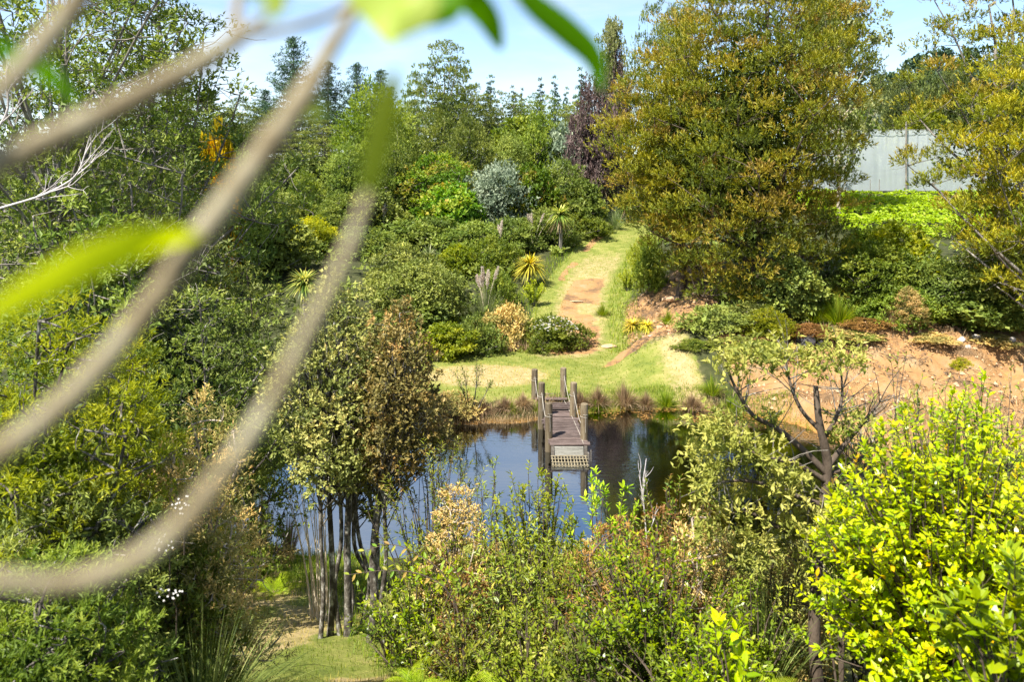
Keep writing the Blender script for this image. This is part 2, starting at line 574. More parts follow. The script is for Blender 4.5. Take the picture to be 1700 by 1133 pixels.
leaf_mat('sword_yellow', [(0, (.07, .075, .016)), (.5, (.20, .18, .035)), (1, (.42, .34, .09))], trans=.25, rough=.4)
leaf_mat('plume', [(0, (.46, .40, .33)), (.5, (.60, .53, .46)), (1, (.74, .68, .60))], trans=.35, vary=.1)
leaf_mat('petal', [(0, (.65, .62, .60)), (1, (.80, .78, .76))], trans=.3, vary=.1)
leaf_mat('litter', [(0, (.035, .026, .020)), (.5, (.11, .082, .062)), (1, (.27, .215, .17))], trans=0.0, vary=.1)
leaf_mat('leaf_near_yellow', [(0, (.50, .62, .004)), (1, (.74, .80, .008))], trans=.5, vary=.05, rough=.45)
leaf_mat('leaf_near_green', [(0, (.07, .20, .006)), (1, (.12, .28, .010))], trans=.5, vary=.15, rough=.45)
leaf_mat('leaf_near_olive', [(0, (.07, .10, .006)), (1, (.12, .15, .012))], trans=.4, vary=.1, rough=.45)
leaf_mat('leaf_near_pale', [(0, (.34, .44, .09)), (1, (.50, .58, .16))], trans=.5, vary=.1, rough=.45)

rough_mat('bark_grey', [(.25, (.07, .06, .05)), (.5, (.17, .15, .125)), (.72, (.33, .31, .27))], scale=5, stretch=(1, 1, .35), bump=.7)
rough_mat('bark_dark', [(.3, (.022, .018, .014)), (.47, (.06, .05, .04)), (.56, (.16, .145, .12)), (.64, (.36, .35, .31))], scale=11, stretch=(1, 1, .6), bump=.7)
rough_mat('bark_pale', [(.25, (.24, .19, .14)), (.55, (.40, .33, .26)), (.8, (.56, .50, .42))], scale=4, bump=.5)
rough_mat('bark_dead', [(.3, (.36, .32, .30)), (.7, (.58, .53, .50))], scale=9, bump=.4)
rough_mat('bark_brown', [(.3, (.045, .032, .022)), (.6, (.11, .082, .06)), (.8, (.20, .165, .13))], scale=6, stretch=(1, 1, .4), bump=.7)
rough_mat('stem_straw', [(.3, (.42, .34, .23)), (.7, (.66, .57, .43))], scale=9, bump=.3)
rough_mat('near_bark', [(.25, (.10, .075, .038)), (.45, (.19, .150, .085)), (.6, (.27, .235, .15)), (.75, (.38, .355, .28))], scale=28, bump=.5, bump_scale=300, bump_dist=.002)
rough_mat('deck_wood', [(.25, (.035, .025, .022)), (.45, (.085, .060, .052)), (.6, (.15, .112, .098)), (.8, (.34, .28, .25))], scale=2.6, stretch=(1.2, 14, 6), bump=.8, bump_scale=18, rough=.8, object_vary=.28)
rough_mat('beam_wood', [(.25, (.075, .062, .052)), (.55, (.17, .15, .125)), (.8, (.32, .295, .25))], scale=3, stretch=(2, 10, 10), bump=.6, object_vary=.15)
rough_mat('fascia_wood', [(.25, (.15, .14, .12)), (.5, (.31, .30, .26)), (.8, (.46, .45, .40))], scale=3, stretch=(1.5, 8, 8), bump=.5)
rough_mat('post_wood', [(.2, (.05, .034, .020)), (.45, (.125, .092, .055)), (.62, (.20, .165, .105)), (.85, (.29, .265, .20))], scale=3.2, stretch=(5, 5, .5), bump=.8, bump_scale=14, object_vary=.22)
rough_mat('rope', [(.3, (.26, .23, .18)), (.7, (.44, .40, .34))], scale=40, bump=.4)
rough_mat('grate', [(.3, (.13, .105, .06)), (.7, (.34, .29, .19))], scale=12, bump=.3)
rough_mat('steel_grey', [(.3, (.16, .16, .16)), (.7, (.30, .30, .30))], scale=8, bump=.2, rough=.5)
rough_mat('stone_pale', [(.25, (.27, .23, .19)), (.55, (.46, .41, .36)), (.8, (.62, .58, .53))], scale=3.5, bump=.8, bump_scale=9, object_vary=.2)
rough_mat('stone_dark', [(.3, (.035, .034, .036)), (.7, (.12, .115, .12))], scale=4, bump=.8)
rough_mat('stone_clay', [(.25, (.34, .20, .11)), (.55, (.48, .31, .18)), (.8, (.60, .45, .30))], scale=3, bump=.8, bump_scale=10, object_vary=.15)

# ------------------------------------------------------------------ terrain
POND = np.array([(-9.8, 22.5), (-10, 26), (-7.2, 28.6), (-3.7, 30), (-1.4, 30.8), (1, 31.2), (2.8, 32.3), (5.6, 32.9), (8.3, 32.4), (10.2, 31.8), (11.6, 30.5),
                 (12.2, 28), (11.6, 25), (9.5, 22), (5, 20), (0, 19.6), (-4, 19.6), (-7.8, 20.3)], float)
PATH = np.array([(1.5, 38), (3.6, 42), (4.0, 45), (4.3, 48.5), (5.0, 53), (6.0, 57), (8.0, 64), (10.3, 70), (11.3, 75), (12.5, 84)], float)


def seg_dist(X, Y, pts, closed):
    d = np.full(X.shape, 1e9)
    n = len(pts)
    for i in range(n if closed else n - 1):
        a, b = pts[i], pts[(i + 1) % n]
        e = b - a
        t = np.clip(((X - a[0]) * e[0] + (Y - a[1]) * e[1]) / (e @ e), 0, 1)
        d = np.minimum(d, np.hypot(X - a[0] - t * e[0], Y - a[1] - t * e[1]))
    return d


def pond_sd(X, Y):
    """Signed distance to the pond shore, negative over water."""
    d = seg_dist(X, Y, POND, True)
    ins = np.zeros(X.shape, bool)
    n = len(POND)
    for i in range(n):
        a, b = POND[i], POND[(i + 1) % n]
        c = ((a[1] > Y) != (b[1] > Y)) & (X < (b[0] - a[0]) * (Y - a[1]) / (b[1] - a[1] + 1e-12) + a[0])
        ins ^= c
    return np.where(ins, -d, d) + (noise2(X, Y, 1.3, 2) - .5) * .7


def path_x(Y):
    return np.interp(Y, PATH[:, 1], PATH[:, 0])


def terrain(X, Y):
    X, Y = np.asarray(X, float), np.asarray(Y, float)
    zc = np.interp(Y, [-30, -2, 1, 4, 8, 10.5, 13, 16, 19, 20, 31, 33, 42, 45, 48, 57, 70, 85, 110, 150, 260, 900],
                   [7.8, 7.75, 7.5, 6.3, 4.1, 2.75, 1.85, 1.0, .45, .38, .42, .5, .62, 1.0, 1.6, 3.0, 5.1, 7.4, 10.5, 15, 18, 20])
    zl = np.interp(Y, [-30, -2, 1, 4, 8, 10.5, 13, 16, 19, 30, 36, 48, 57, 70, 85, 110, 150, 260, 900],
                   [7.8, 7.75, 7.5, 6.4, 4.5, 3.2, 2.4, 1.7, 1.2, 1.2, 1.6, 2.6, 4.0, 6.0, 8.3, 11, 15, 18, 20])
    zr = np.interp(Y, [-30, -2, 1, 4, 8, 10.5, 13, 16, 19, 33, 34.4, 37.4, 42, 50, 60, 70, 85, 110, 150, 260, 900],
                   [7.8, 7.75, 7.5, 6.3, 4.1, 2.75, 2.0, 1.3, .7, .55, .8, 2.25, 3.1, 4.3, 5.1, 5.6, 8.6, 10.5, 13, 16, 18])
    tl = smooth(-X, 3.5 + .08 * np.maximum(Y - 11, 0).clip(0, 30) * .9, 8.5 + .05 * Y)
    tr = smooth(X, path_x(Y) + 2.6, path_x(Y) + 6.8)
    z = zc * (1 - tl) + zl * tl
    z = z * (1 - tr) + zr * tr
    z = z + (noise2(X, Y, 7, 4) - .5) * np.interp(Y, [0, 34, 50, 90, 200], [.25, .12, .4, 1.0, 3])
    bank = bank_mask(X, Y)
    z = z + bank * ((noise2(X, Y, 1.3, 4) - .5) * 1.25 + (np.abs(noise2(X, Y * .5, .7, 3) - .5)) * .6)
    sd = pond_sd(X, Y)
    shallow = smooth(X, 2.5, 6) * smooth(Y, 27.5, 30)
    slope = .42 * (1 - shallow) + .035 * shallow
    z_in = -np.minimum(-sd * slope + .03, 1.5)
    z_out = z * smooth(sd, 0, 1.1) + .06 * np.clip(sd * 3, 0, 1) * (1 - smooth(sd, 0, 1.1))
    return np.where(sd < 0, z_in, z_out)


def bank_mask(X, Y):
    """Bare cut earth: the bank behind the pond on the right and the slope beside the track."""
    a = smooth(X, 8.9, 10.6) * smooth(Y, 24, 27) * (1 - smooth(Y, 37.8, 39.6))
    px = path_x(Y)
    b = smooth(X - px, 2.2, 3.2) * (1 - smooth(X - px, 6.6, 8.2)) * smooth(Y, 37, 39.5) * (1 - smooth(Y, 48, 52))
    return np.clip(np.maximum(a, b), 0, 1)


def gh(x, y):
    return float(terrain(np.array([x]), np.array([y]))[0])


xs = np.concatenate([[-900, -500, -300, -200, -140, -100, -80, -65, -55, -47, -40, -34, -29, -25, -22], np.arange(-20, 30.01, .3),
                     [31, 33, 36, 40, 46, 54, 64, 78, 100, 140, 200, 300, 500, 900]])
ys = np.concatenate([[-40, -25, -15, -8, -4, -1], np.arange(0, 62, .28), np.arange(62, 100, .8), [101, 104, 108, 113, 120, 130, 145, 165, 190, 230, 300, 420, 600, 900, 1500]])
GX, GY = np.meshgrid(xs, ys, indexing='xy')
GZ = terrain(GX, GY)
sd_all = pond_sd(GX, GY)
pd_all = seg_dist(GX, GY, PATH, False)
bm_all = bank_mask(GX, GY)
# what the ground is made of, as masks
lawn = smooth(GY, 31, 33) * (1 - smooth(GY, 43, 45.5)) * smooth(GX, -7.0, -5) * (1 - smooth(GX, 7.6, 9.2))
track = (1 - smooth(pd_all, 2.6, 3.4)) * smooth(GY, 38, 41) * (1 - smooth(GY, 78, 82))
near = (1 - smooth(np.abs(GX + 3.0 + (GY - 10.5) * .4), 1.3, 2.2)) * smooth(GY, 3, 6) * (1 - smooth(GY, 18, 19.5))
grass_m = np.clip(np.maximum(np.maximum(lawn, track), near), 0, 1)
n1 = noise2(GX, GY, 2.6, 4)
worn = (1 - smooth(np.abs(GX - path_x(GY) + .15 + .5 * (n1 - .5)), .7, 1.8)) * smooth(GY, 40.0, 42.0) * (1 - smooth(GY, 54, 59)) * smooth(n1, .24, .52) * .95
worn = np.maximum(worn, (1 - smooth(np.abs(GX - path_x(GY) + 2.1), .15, .55)) * smooth(GY, 53, 57) * (1 - smooth(GY, 73, 77)) * smooth(n1, .36, .5) * .8)
dry = np.maximum(lawn * (1 - smooth(np.hypot((GX + 1.2) / 3.4, (GY - 36.6) / 2.4), .55, 1.15)) * .95, near * smooth(noise2(GX, GY, 1.3, 3), .45, .62) * .9)
dry = np.maximum(dry, lawn * smooth(GX, 5.6, 8.0) * .85)
dry = np.maximum(dry, (1 - smooth(np.abs(GX - path_x(GY) + .2), 1.0, 2.6)) * smooth(GY, 38.5, 41) * (1 - smooth(GY, 60, 68)) * .62)
clay = np.clip(np.maximum(bm_all, worn), 0, 1) * (sd_all > -.2)
silt = smooth(-sd_all, .05, 1.6) * (1 - smooth(GX, 2.5, 6) * smooth(GY, 27.5, 30)) + smooth(-sd_all, 1.0, 3.2)
ny, nx = GX.shape
ii, jj = np.meshgrid(np.arange(ny - 1), np.arange(nx - 1), indexing='ij')
a_ = (ii * nx + jj).ravel()
GT = np.concatenate([np.stack([a_, a_ + 1, a_ + nx + 1], 1), np.stack([a_, a_ + nx + 1, a_ + nx], 1)])


def ground_material():
    m, n, l = nodes_of('ground')
    out = n.new('ShaderNodeOutputMaterial')
    p = n.new('ShaderNodeBsdfPrincipled')
    p.inputs['Roughness'].default_value = .92
    p.inputs['Specular IOR Level'].default_value = .15
    geo = n.new('ShaderNodeNewGeometry')

    def nz(scale, detail=8, rough=.65):
        t = n.new('ShaderNodeTexNoise')
        t.inputs['Scale'].default_value, t.inputs['Detail'].default_value, t.inputs['Roughness'].default_value = scale, detail, rough
        l.new(geo.outputs['Position'], t.inputs['Vector'])
        return t.outputs['Fac']

    def ramp(src, stops):
        r = ramp_node(n, stops)
        l.new(src, r.inputs['Fac'])
        return r.outputs['Color']

    def attr(k):
        t = n.new('ShaderNodeAttribute')
        t.attribute_name = k
        return t.outputs['Fac']

    def mix(f, a, b):
        x = n.new('ShaderNodeMix')
        x.data_type = 'RGBA'
        l.new(f, x.inputs[0])
        l.new(a, x.inputs[6])
        l.new(b, x.inputs[7])
        return x.outputs[2]

    def edge(mask, wobble, lo=.35, hi=.65):
        ad = n.new('ShaderNodeMath')
        ad.operation = 'MULTIPLY_ADD'
        ad.inputs[1].default_value = 1.3
        sb = n.new('ShaderNodeMath')
        sb.operation = 'SUBTRACT'
        sb.inputs[1].default_value = .65
        l.new(wobble, ad.inputs[0])
        l.new(mask, ad.inputs[2])
        l.new(ad.outputs[0], sb.inputs[0])
        mr = n.new('ShaderNodeMapRange')
        mr.interpolation_type = 'SMOOTHSTEP'
        mr.inputs['From Min'].default_value, mr.inputs['From Max'].default_value = lo, hi
        l.new(sb.outputs[0], mr.inputs['Value'])
        return mr.outputs['Result']
    soil = ramp(nz(1.4), [(.3, (.022, .024, .010)), (.5, (.040, .046, .016)), (.7, (.070, .070, .030))])
    gr = ramp(nz(.9, 12, .78), [(.30, (.075, .105, .018)), (.48, (.15, .17, .032)), (.60, (.225, .215, .060)), (.74, (.32, .26, .12))])
    dr = ramp(nz(2.2, 10, .7), [(.3, (.20, .175, .06)), (.55, (.33, .25, .12)), (.75, (.44, .33, .19))])
    cl = ramp(nz(.75, 12, .74), [(.30, (.085, .058, .034)), (.42, (.18, .108, .054)), (.50, (.30, .165, .066)), (.60, (.28, .18, .088)), (.76, (.36, .285, .19))])
    si = ramp(nz(.8), [(.3, (.010, .012, .006)), (.7, (.028, .024, .012))])
    mud = ramp(nz(1.2), [(.3, (.20, .095, .025)), (.55, (.34, .165, .035)), (.75, (.26, .14, .055))])
    w1, w2 = nz(1.7, 12, .75), nz(2.3, 12, .75)
    c = mix(edge(attr('grass'), w1), soil, gr)
    c = mix(edge(attr('dry'), w2, .3, .8), c, dr)
    c = mix(edge(attr('clay'), w1), c, cl)
    c = mix(attr('wet'), c, mud)
    c = mix(attr('silt'), c, si)
    l.new(c, p.inputs['Base Color'])
    bp = n.new('ShaderNodeBump')
    bp.inputs['Strength'].default_value = .9
    bp.inputs['Distance'].default_value = .08
    l.new(nz(5.5, 10, .7), bp.inputs['Height'])
    l.new(bp.outputs['Normal'], p.inputs['Normal'])
    l.new(p.outputs['BSDF'], out.inputs['Surface'])
    return m


g_me = make_mesh('ground', np.stack([GX, GY, GZ], -1), GT, [ground_material()], None, True,
                 dict(grass=grass_m, clay=clay, dry=np.clip(dry, 0, 1), silt=np.clip(silt, 0, 1), wet=smooth(-sd_all, -.35, .1)))
tag(link('ground', g_me), 'grassy valley floor, clay bank and hillside around the pond', 'ground', kind='structure')


def water_material():
    m, n, l = nodes_of('water')
    out = n.new('ShaderNodeOutputMaterial')
    tc = n.new('ShaderNodeTexCoord')
    mp = n.new('ShaderNodeMapping')
    mp.inputs['Scale'].default_value = (1.0, 2.2, 1)
    mp.inputs['Rotation'].default_value = (0, 0, .3)
    l.new(tc.outputs['Object'], mp.inputs['Vector'])
    n1 = n.new('ShaderNodeTexNoise')
    n1.inputs['Scale'].default_value, n1.inputs['Detail'].default_value = 2.6, 4
    n2 = n.new('ShaderNodeTexNoise')
    n2.inputs['Scale'].default_value, n2.inputs['Detail'].default_value = .22, 2
    l.new(mp.outputs['Vector'], n1.inputs['Vector'])
    l.new(tc.outputs['Object'], n2.inputs['Vector'])
    mr = n.new('ShaderNodeMapRange')
    mr.inputs['From Min'].default_value, mr.inputs['From Max'].default_value = .42, .62
    mr.inputs['To Min'].default_value, mr.inputs['To Max'].default_value = .02, .10
    l.new(n2.outputs['Fac'], mr.inputs['Value'])
    bp = n.new('ShaderNodeBump')
    bp.inputs['Distance'].default_value = .06
    l.new(mr.outputs['Result'], bp.inputs['Strength'])
    l.new(n1.outputs['Fac'], bp.inputs['Height'])
    fr = n.new('ShaderNodeFresnel')
    fr.inputs['IOR'].default_value = 6.0
    l.new(bp.outputs['Normal'], fr.inputs['Normal'])
    gl = n.new('ShaderNodeBsdfGlossy')
    gl.inputs['Roughness'].default_value = .02
    gl.inputs['Color'].default_value = (.90, .96, 1.0, 1)
    l.new(bp.outputs['Normal'], gl.inputs['Normal'])
    tr = n.new('ShaderNodeBsdfTransparent')
    tr.inputs['Color'].default_value = (.42, .36, .24, 1)
    mx = n.new('ShaderNodeMixShader')
    l.new(fr.outputs['Fac'], mx.inputs['Fac'])
    l.new(tr.outputs['BSDF'], mx.inputs[1])
    l.new(gl.outputs['BSDF'], mx.inputs[2])
    l.new(mx.outputs['Shader'], out.inputs['Surface'])
    return m


wx, wy = np.meshgrid(np.linspace(-12, 18, 2), np.linspace(15, 36, 2), indexing='xy')
wV = np.array([(-11.5, 18.5, 0), (17.5, 18.5, 0), (17.5, 34.2, 0), (-11.5, 34.2, 0)], float)
tag(link('pond_water', make_mesh('pond_water', wV, [[0, 1, 2], [0, 2, 3]], [water_material()])), 'still pond reflecting blue sky and dark trees', 'water', kind='structure')

# far hill behind the shelter netting, with its wood
hx, hy = np.meshgrid(np.linspace(60, 620, 70), np.linspace(330, 760, 40), indexing='xy')
hz = 10 + 84 * np.exp(-((hx - 330) / 135) ** 2 - ((hy - 560) / 130) ** 2) + (noise2(hx, hy, 40, 4) - .5) * 22
hn, hm = hx.shape
ii, jj = np.meshgrid(np.arange(hn - 1), np.arange(hm - 1), indexing='ij')
a_ = (ii * hm + jj).ravel()
hill_T = np.concatenate([np.stack([a_, a_ + 1, a_ + hm + 1], 1), np.stack([a_, a_ + hm + 1, a_ + hm], 1)])
rough_mat('hill_cover', [(.3, (.020, .034, .018)), (.6, (.045, .065, .03)), (.8, (.075, .09, .05))], scale=.08, bump=1, bump_scale=.3, bump_dist=2)
tag(link('hills', make_mesh('hills', np.stack([hx, hy, hz], -1), hill_T, [MATS['hill_cover']], None, True)), 'distant wooded hill on the right skyline', 'hill', kind='structure')
rng = np.random.default_rng(21)
g = Geo()
fx, fy = rng.uniform(180, 480, 340), rng.uniform(400, 560, 340)
fz = 10 + 84 * np.exp(-((fx - 330) / 135) ** 2 - ((fy - 560) / 130) ** 2) + (noise2(fx, fy, 40, 4) - .5) * 22
for k in range(3):
    C = np.stack([fx, fy, fz + 2 + 3.2 * k], 1)
    foliage(g, C, 4.4 - k * 1.1, 8, 3, 1.2, 3.0, 1.4, flat=.9, up=.8, rng=rng)
tag(link('far_wood', g.mesh('far_wood', [MATS['leaf_pine']]), kind='stuff'), 'dark wood covering the distant hill at right', 'wood', kind='stuff')

# ------------------------------------------------------------------ shelter netting and vine field
NY = 85.0
nx0, nx1 = gx(1300, NY), gx(1760, NY)
zt, zb = gz(216, NY), gz(317, NY)


def netting_material():
    m, n, l = nodes_of('shade_net')
    out = n.new('ShaderNodeOutputMaterial')
    tc = n.new('ShaderNodeTexCoord')
    mp = n.new('ShaderNodeMapping')
    mp.inputs['Scale'].default_value = (1.6, 1, .10)
    l.new(tc.outputs['Object'], mp.inputs['Vector'])
    nz = n.new('ShaderNodeTexNoise')
    nz.inputs['Scale'].default_value, nz.inputs['Detail'].default_value = 1.0, 6
    l.new(mp.outputs['Vector'], nz.inputs['Vector'])
    rp = ramp_node(n, [(.2, (.48, .53, .52)), (.55, (.54, .59, .59)), (.85, (.58, .63, .64))])
    l.new(nz.outputs['Fac'], rp.inputs['Fac'])
    d = n.new('ShaderNodeBsdfDiffuse')
    l.new(rp.outputs['Color'], d.inputs['Color'])
    t = n.new('ShaderNodeBsdfTranslucent')
    l.new(rp.outputs['Color'], t.inputs['Color'])
    x = n.new('ShaderNodeMixShader')
    x.inputs['Fac'].default_value = .35
    l.new(d.outputs['BSDF'], x.inputs[1])
    l.new(t.outputs['BSDF'], x.inputs[2])
    tr = n.new('ShaderNodeBsdfTransparent')
    y = n.new('ShaderNodeMixShader')
    y.inputs['Fac'].default_value = .26
    l.new(x.outputs['Shader'], y.inputs[1])
    l.new(tr.outputs['BSDF'], y.inputs[2])
    l.new(y.outputs['Shader'], out.inputs['Surface'])
    return m


net = root('shelter_netting', ((nx0 + nx1) / 2, NY, zb), 'pale grey shade-cloth windbreak stretched between posts behind the vines', 'netting')
hw = (nx1 - nx0) / 2
u, v = np.meshgrid(np.linspace(-hw, hw, 320), np.linspace(0, zt - zb, 24), indexing='xy')
hh = v / (zt - zb)
pk = np.abs(((u * .62 + .2 * np.sin(u * 1.7)) % 1) - .5)
yy = (np.exp(-(pk / .10) ** 2) * (.12 * hh ** 4 - .01) + .05 * np.sin(u * .8 + 1) + .05 * (noise2(u, v * .25, .6, 3) - .5)) + .25 * np.sin(hh * np.pi) * .6
a_n, b_n = u.shape
ii, jj = np.meshgrid(np.arange(a_n - 1), np.arange(b_n - 1), indexing='ij')
a_ = (ii * b_n + jj).ravel()
net_T = np.concatenate([np.stack([a_, a_ + 1, a_ + b_n + 1], 1), np.stack([a_, a_ + b_n + 1, a_ + b_n], 1)])
link('cloth', make_mesh('cloth', np.stack([u, -yy, v], -1), net_T, [netting_material()], None, True), net)
for k, xx in enumerate([gx(1338, NY), gx(1501, NY), gx(1665, NY)]):
    g = Geo()
    x0 = xx - (nx0 + nx1) / 2
    tube(g, [(x0, -.45, -3), (x0, -.45, zt - zb + .9)], [.12, .09], 8, cap=True)
    link('post', g.mesh('post', [MATS['bark_grey']]), net)
for zz in (zt - zb + .05, .06):
    g = Geo()
    tube(g, [(-hw, -.36, zz), (0, -.36, zz - .03), (hw, -.36, zz)], .025, 5)
    link('wire', g.mesh('wire', [MATS['steel_grey']]), net)
for px in (1438, 1453):
    g = Geo()
    x0 = gx(px, NY) - (nx0 + nx1) / 2
    tube(g, [(x0, -.9, -1.5), (x0 + .03, -.9, 1.25)], .035, 6, cap=True)
    link('stake', g.mesh('stake', [MATS['bark_grey']]), net)

rng = np.random.default_rng(31)
g = Geo()
n = 16000
vy = rng.uniform(62, 84.2, n)
vx = rng.uniform(gx(1330, 75), gx(1740, 75), n)
vz = np.interp(vy, [62, 84.2], [gz(388, 62), gz(318, 84.2) - .12]) + .25 * np.sin(vy * 2.2) + .9 * (noise2(vx, vy, 2.0, 3) - .5)
P = np.stack([vx, vy, vz], 1)
leaves(g, P, rand_unit(n, rng) * [1, 1, .4], UP + .55 * rand_unit(n, rng), rng.uniform(.22, .42, n), rng.uniform(.18, .32, n), np.clip(.2 + .8 * rng.random(n), 0, 1))
tag(link('vine_canopy', g.mesh('vine_canopy', [MATS['leaf_vine']])), 'bright green vine canopy covering the field below the netting', 'vines', kind='stuff')

# ------------------------------------------------------------------ jetty
def box_geo(lo, hi, jit=0.0, rng=None):
    lo, hi = np.asarray(lo, float), np.asarray(hi, float)
    V = np.array([[lo[0], lo[1], lo[2]], [hi[0], lo[1], lo[2]], [hi[0], hi[1], lo[2]], [lo[0], hi[1], lo[2]],
                  [lo[0], lo[1], hi[2]], [hi[0], lo[1], hi[2]], [hi[0], hi[1], hi[2]], [lo[0], hi[1], hi[2]]])
    if jit:
        V = V + rng.normal(size=V.shape) * jit
    T = np.array([[0, 2, 1], [0, 3, 2], [4, 5, 6], [4, 6, 7], [0, 1, 5], [0, 5, 4], [1, 2, 6], [1, 6, 5], [2, 3, 7], [2, 7, 6], [3, 0, 4], [3, 4, 7]])
    return V, T


def box_part(name, lo, hi, mat, parent, jit=0.0, bevel=0.0):
    V, T = box_geo(lo, hi, jit, np.random.default_rng(int(abs(lo[0] * 731 + lo[1] * 517 + hi[2] * 91) * 100) % 99991))
    o = link(name, make_mesh(name, V, T, [MATS[mat]]), parent)
    if bevel:
        b = o.modifiers.new('bevel', 'BEVEL')
        b.width, b.segments = bevel, 1
    return o


JX, JY = 1.97, 27.0
DECK = .47
jetty = root('jetty', (JX, JY, 0), 'weathered wooden jetty with round posts and ropes standing in the pond', 'jetty')
rng = np.random.default_rng(41)


def jl(y):      # left and right deck edges at distance y from the front end
    t = y / 6.6
    return (1.31 - .33 * t - JX, 2.68 - .42 * t - JX)


y = 0.0
while y < 6.6:
    w = rng.uniform(.135, .165)
    l0, r0 = jl(y + w / 2)
    zo = rng.normal() * .006
    o = box_part('plank', (l0 + rng.normal() * .035, y, DECK - .045 + zo), (r0 + rng.normal() * .035, y + w, DECK + zo), 'deck_wood', jetty, .006, .008)
    o.rotation_euler = (rng.normal() * .008, rng.normal() * .012, rng.normal() * .008)
    y += w + rng.uniform(.012, .026)
for x_ in (-.50, .0, .52):
    box_part('joist', (x_ - .045, .06, DECK - .19), (x_ + .045, 6.6, DECK - .052), 'beam_wood', jetty, 0, .006).rotation_euler = (0, 0, .024)
for y_ in (.75, 3.3, 6.0):
    l0, r0 = jl(y_)
    box_part('crossbeam', (l0 - .06, y_ - .06, DECK - .34), (r0 + .06, y_ + .06, DECK - .193), 'beam_wood', jetty, 0, .006)
box_part('end_board', (-.50, -.02, .06), (.50, .04, DECK - .075), 'fascia_wood', jetty, .004, .006)
for x_ in (-.62, .52):
    box_part('end_post', (x_, -.045, -.1), (x_ + .10, .055, DECK - .055), 'beam_wood', jetty, .004, .006)
box_part('end_rail', (-.60, -.12, .03), (.63, -.048, .085), 'beam_wood', jetty, .004, .006)
box_part('side_stake', (.70, -.30, -.5), (.745, -.255, .36), 'beam_wood', jetty, .004)
box_part('brace', (.63, -.2, -.05), (.69, -.05, .22), 'beam_wood', jetty, .01)
# grating that hangs off the end into the water
for k in range(12):
    x_ = -.60 + 1.15 * k / 11
    g = Geo()
    tube(g, [(x_, -.14, .10), (x_ + rng.normal() * .008, -.45, .075), (x_ + rng.normal() * .012, -.85, .02), (x_, -.9, -.08)], .017, 5)
    link('grate_bar', g.mesh('grate_bar', [MATS['grate']]), jetty)
for z_, y_ in ((.125, -.15), (.105, -.38), (.085, -.62), (.05, -.86)):
    g = Geo()
    tube(g, [(-.64, y_, z_), (0, y_ + .01, z_ + rng.normal() * .01 - .008), (.60, y_, z_ + .005)], .017, 5)
    link('grate_rail', g.mesh('grate_rail', [MATS['grate']]), jetty)

POSTS = [(1.30, 27.7), (1.13, 30.3), (.94, 32.8), (2.54, 27.6), (2.37, 30.45), (2.17, 33.0)]
for k, (x_, y_) in enumerate(POSTS):
    g = Geo()
    zt_ = 1.73 + rng.normal() * .02
    n_s = 16
    zz = np.concatenate([[-1.3, -.2], np.linspace(.1, zt_ - .02, 7), [zt_]])
    r_ = .137 - .008 * zz / 2
    r_[-1] -= .02
    ax = np.stack([x_ - JX + rng.normal() * .006 * zz + .004 * zz, y_ - JY + rng.normal() * .008 * zz, zz], 1)
    tube(g, ax, r_, n_s, cap=True)
    o = link('post', g.mesh('post', [MATS['post_wood']], False), jetty)
for side in (POSTS[:3], POSTS[3:]):
    for (xa, ya), (xb, yb) in zip(side[1:], side[:-1]):      # rope from each far post (higher) down to the nearer one (low)
        p0, p2 = np.array([xa - JX + .02, ya - JY - .13, 1.42]), np.array([xb - JX - .01, yb - JY + .13, .75])
        g = Geo()
        tube(g, bez(p0, (p0 + p2) / 2 - [0, 0, .4], p2, 14), .010, 6)
        link('rope', g.mesh('rope', [MATS['rope']], True), jetty)
    for (xa, ya) in side:
        g = Geo()
        a0 = np.linspace(0, 2 * np.pi * 1.15, 18)
        tube(g, np.stack([xa - JX + .131 * np.cos(a0 - 1.9), ya - JY + .131 * np.sin(a0 - 1.9), 1.35 - .015 * a0], 1), .009, 5)
        tube(g, [(xa - JX + .03, ya - JY - .128, 1.35), (xa - JX + .045, ya - JY - .132, .98), (xa - JX + .04, ya - JY - .13, .72)], .008, 5)
        link('rope_tie', g.mesh('rope_tie', [MATS['rope']], True), jetty)
g = Geo()
tube(g, spline([(.50, .02, DECK + .012), (.46, 1.2, DECK + .014), (.36, 3.0, DECK + .014), (.27, 4.6, DECK + .014), (.12, 6.3, DECK + .016)], 6), .010, 5)
link('deck_rope', g.mesh('deck_rope', [MATS['rope']], True), jetty)

# ------------------------------------------------------------------ plant shapes shared by the hillside trees
ROUND = [(0, .45), (.15, .85), (.4, 1), (.65, .9), (.85, .6), (1, .15)]
EGG = [(0, .55), (.15, .9), (.35, 1), (.6, .8), (.8, .5), (1, .08)]
CONE = [(0, .8), (.12, 1), (.4, .72), (.7, .4), (.9, .16), (1, .03)]
TALL = [(0, .4), (.2, .8), (.45, 1), (.7, .8), (.9, .45), (1, .1)]
DOME = [(0, .9), (.25, 1), (.5, .92), (.75, .68), (.92, .35), (1, .1)]
PROTO = {}


def proto(key, H, R, build):
    cr, tr = Geo(), Geo()
    build(cr, tr, np.random.default_rng(abs(hash_str(key)) % 2 ** 31), H, R)
    PROTO[key] = (H, R, cr.mesh('crown'), tr.mesh('trunk', (), True))


def hash_str(s):
    h = 7
    for c in s:
        h = (h * 131 + ord(c)) % 1000003
    return h


def b_round(cr, tr, rng, H, R):
    C = envelope(ROUND, R, H * .1, H * .93, 95, rng)
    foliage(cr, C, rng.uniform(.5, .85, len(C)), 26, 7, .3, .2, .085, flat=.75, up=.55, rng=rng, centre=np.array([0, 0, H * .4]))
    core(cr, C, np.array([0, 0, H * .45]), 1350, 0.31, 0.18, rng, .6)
    skeleton(tr, np.zeros(3), C, H * .022, rng, share=.3, twigs=1)


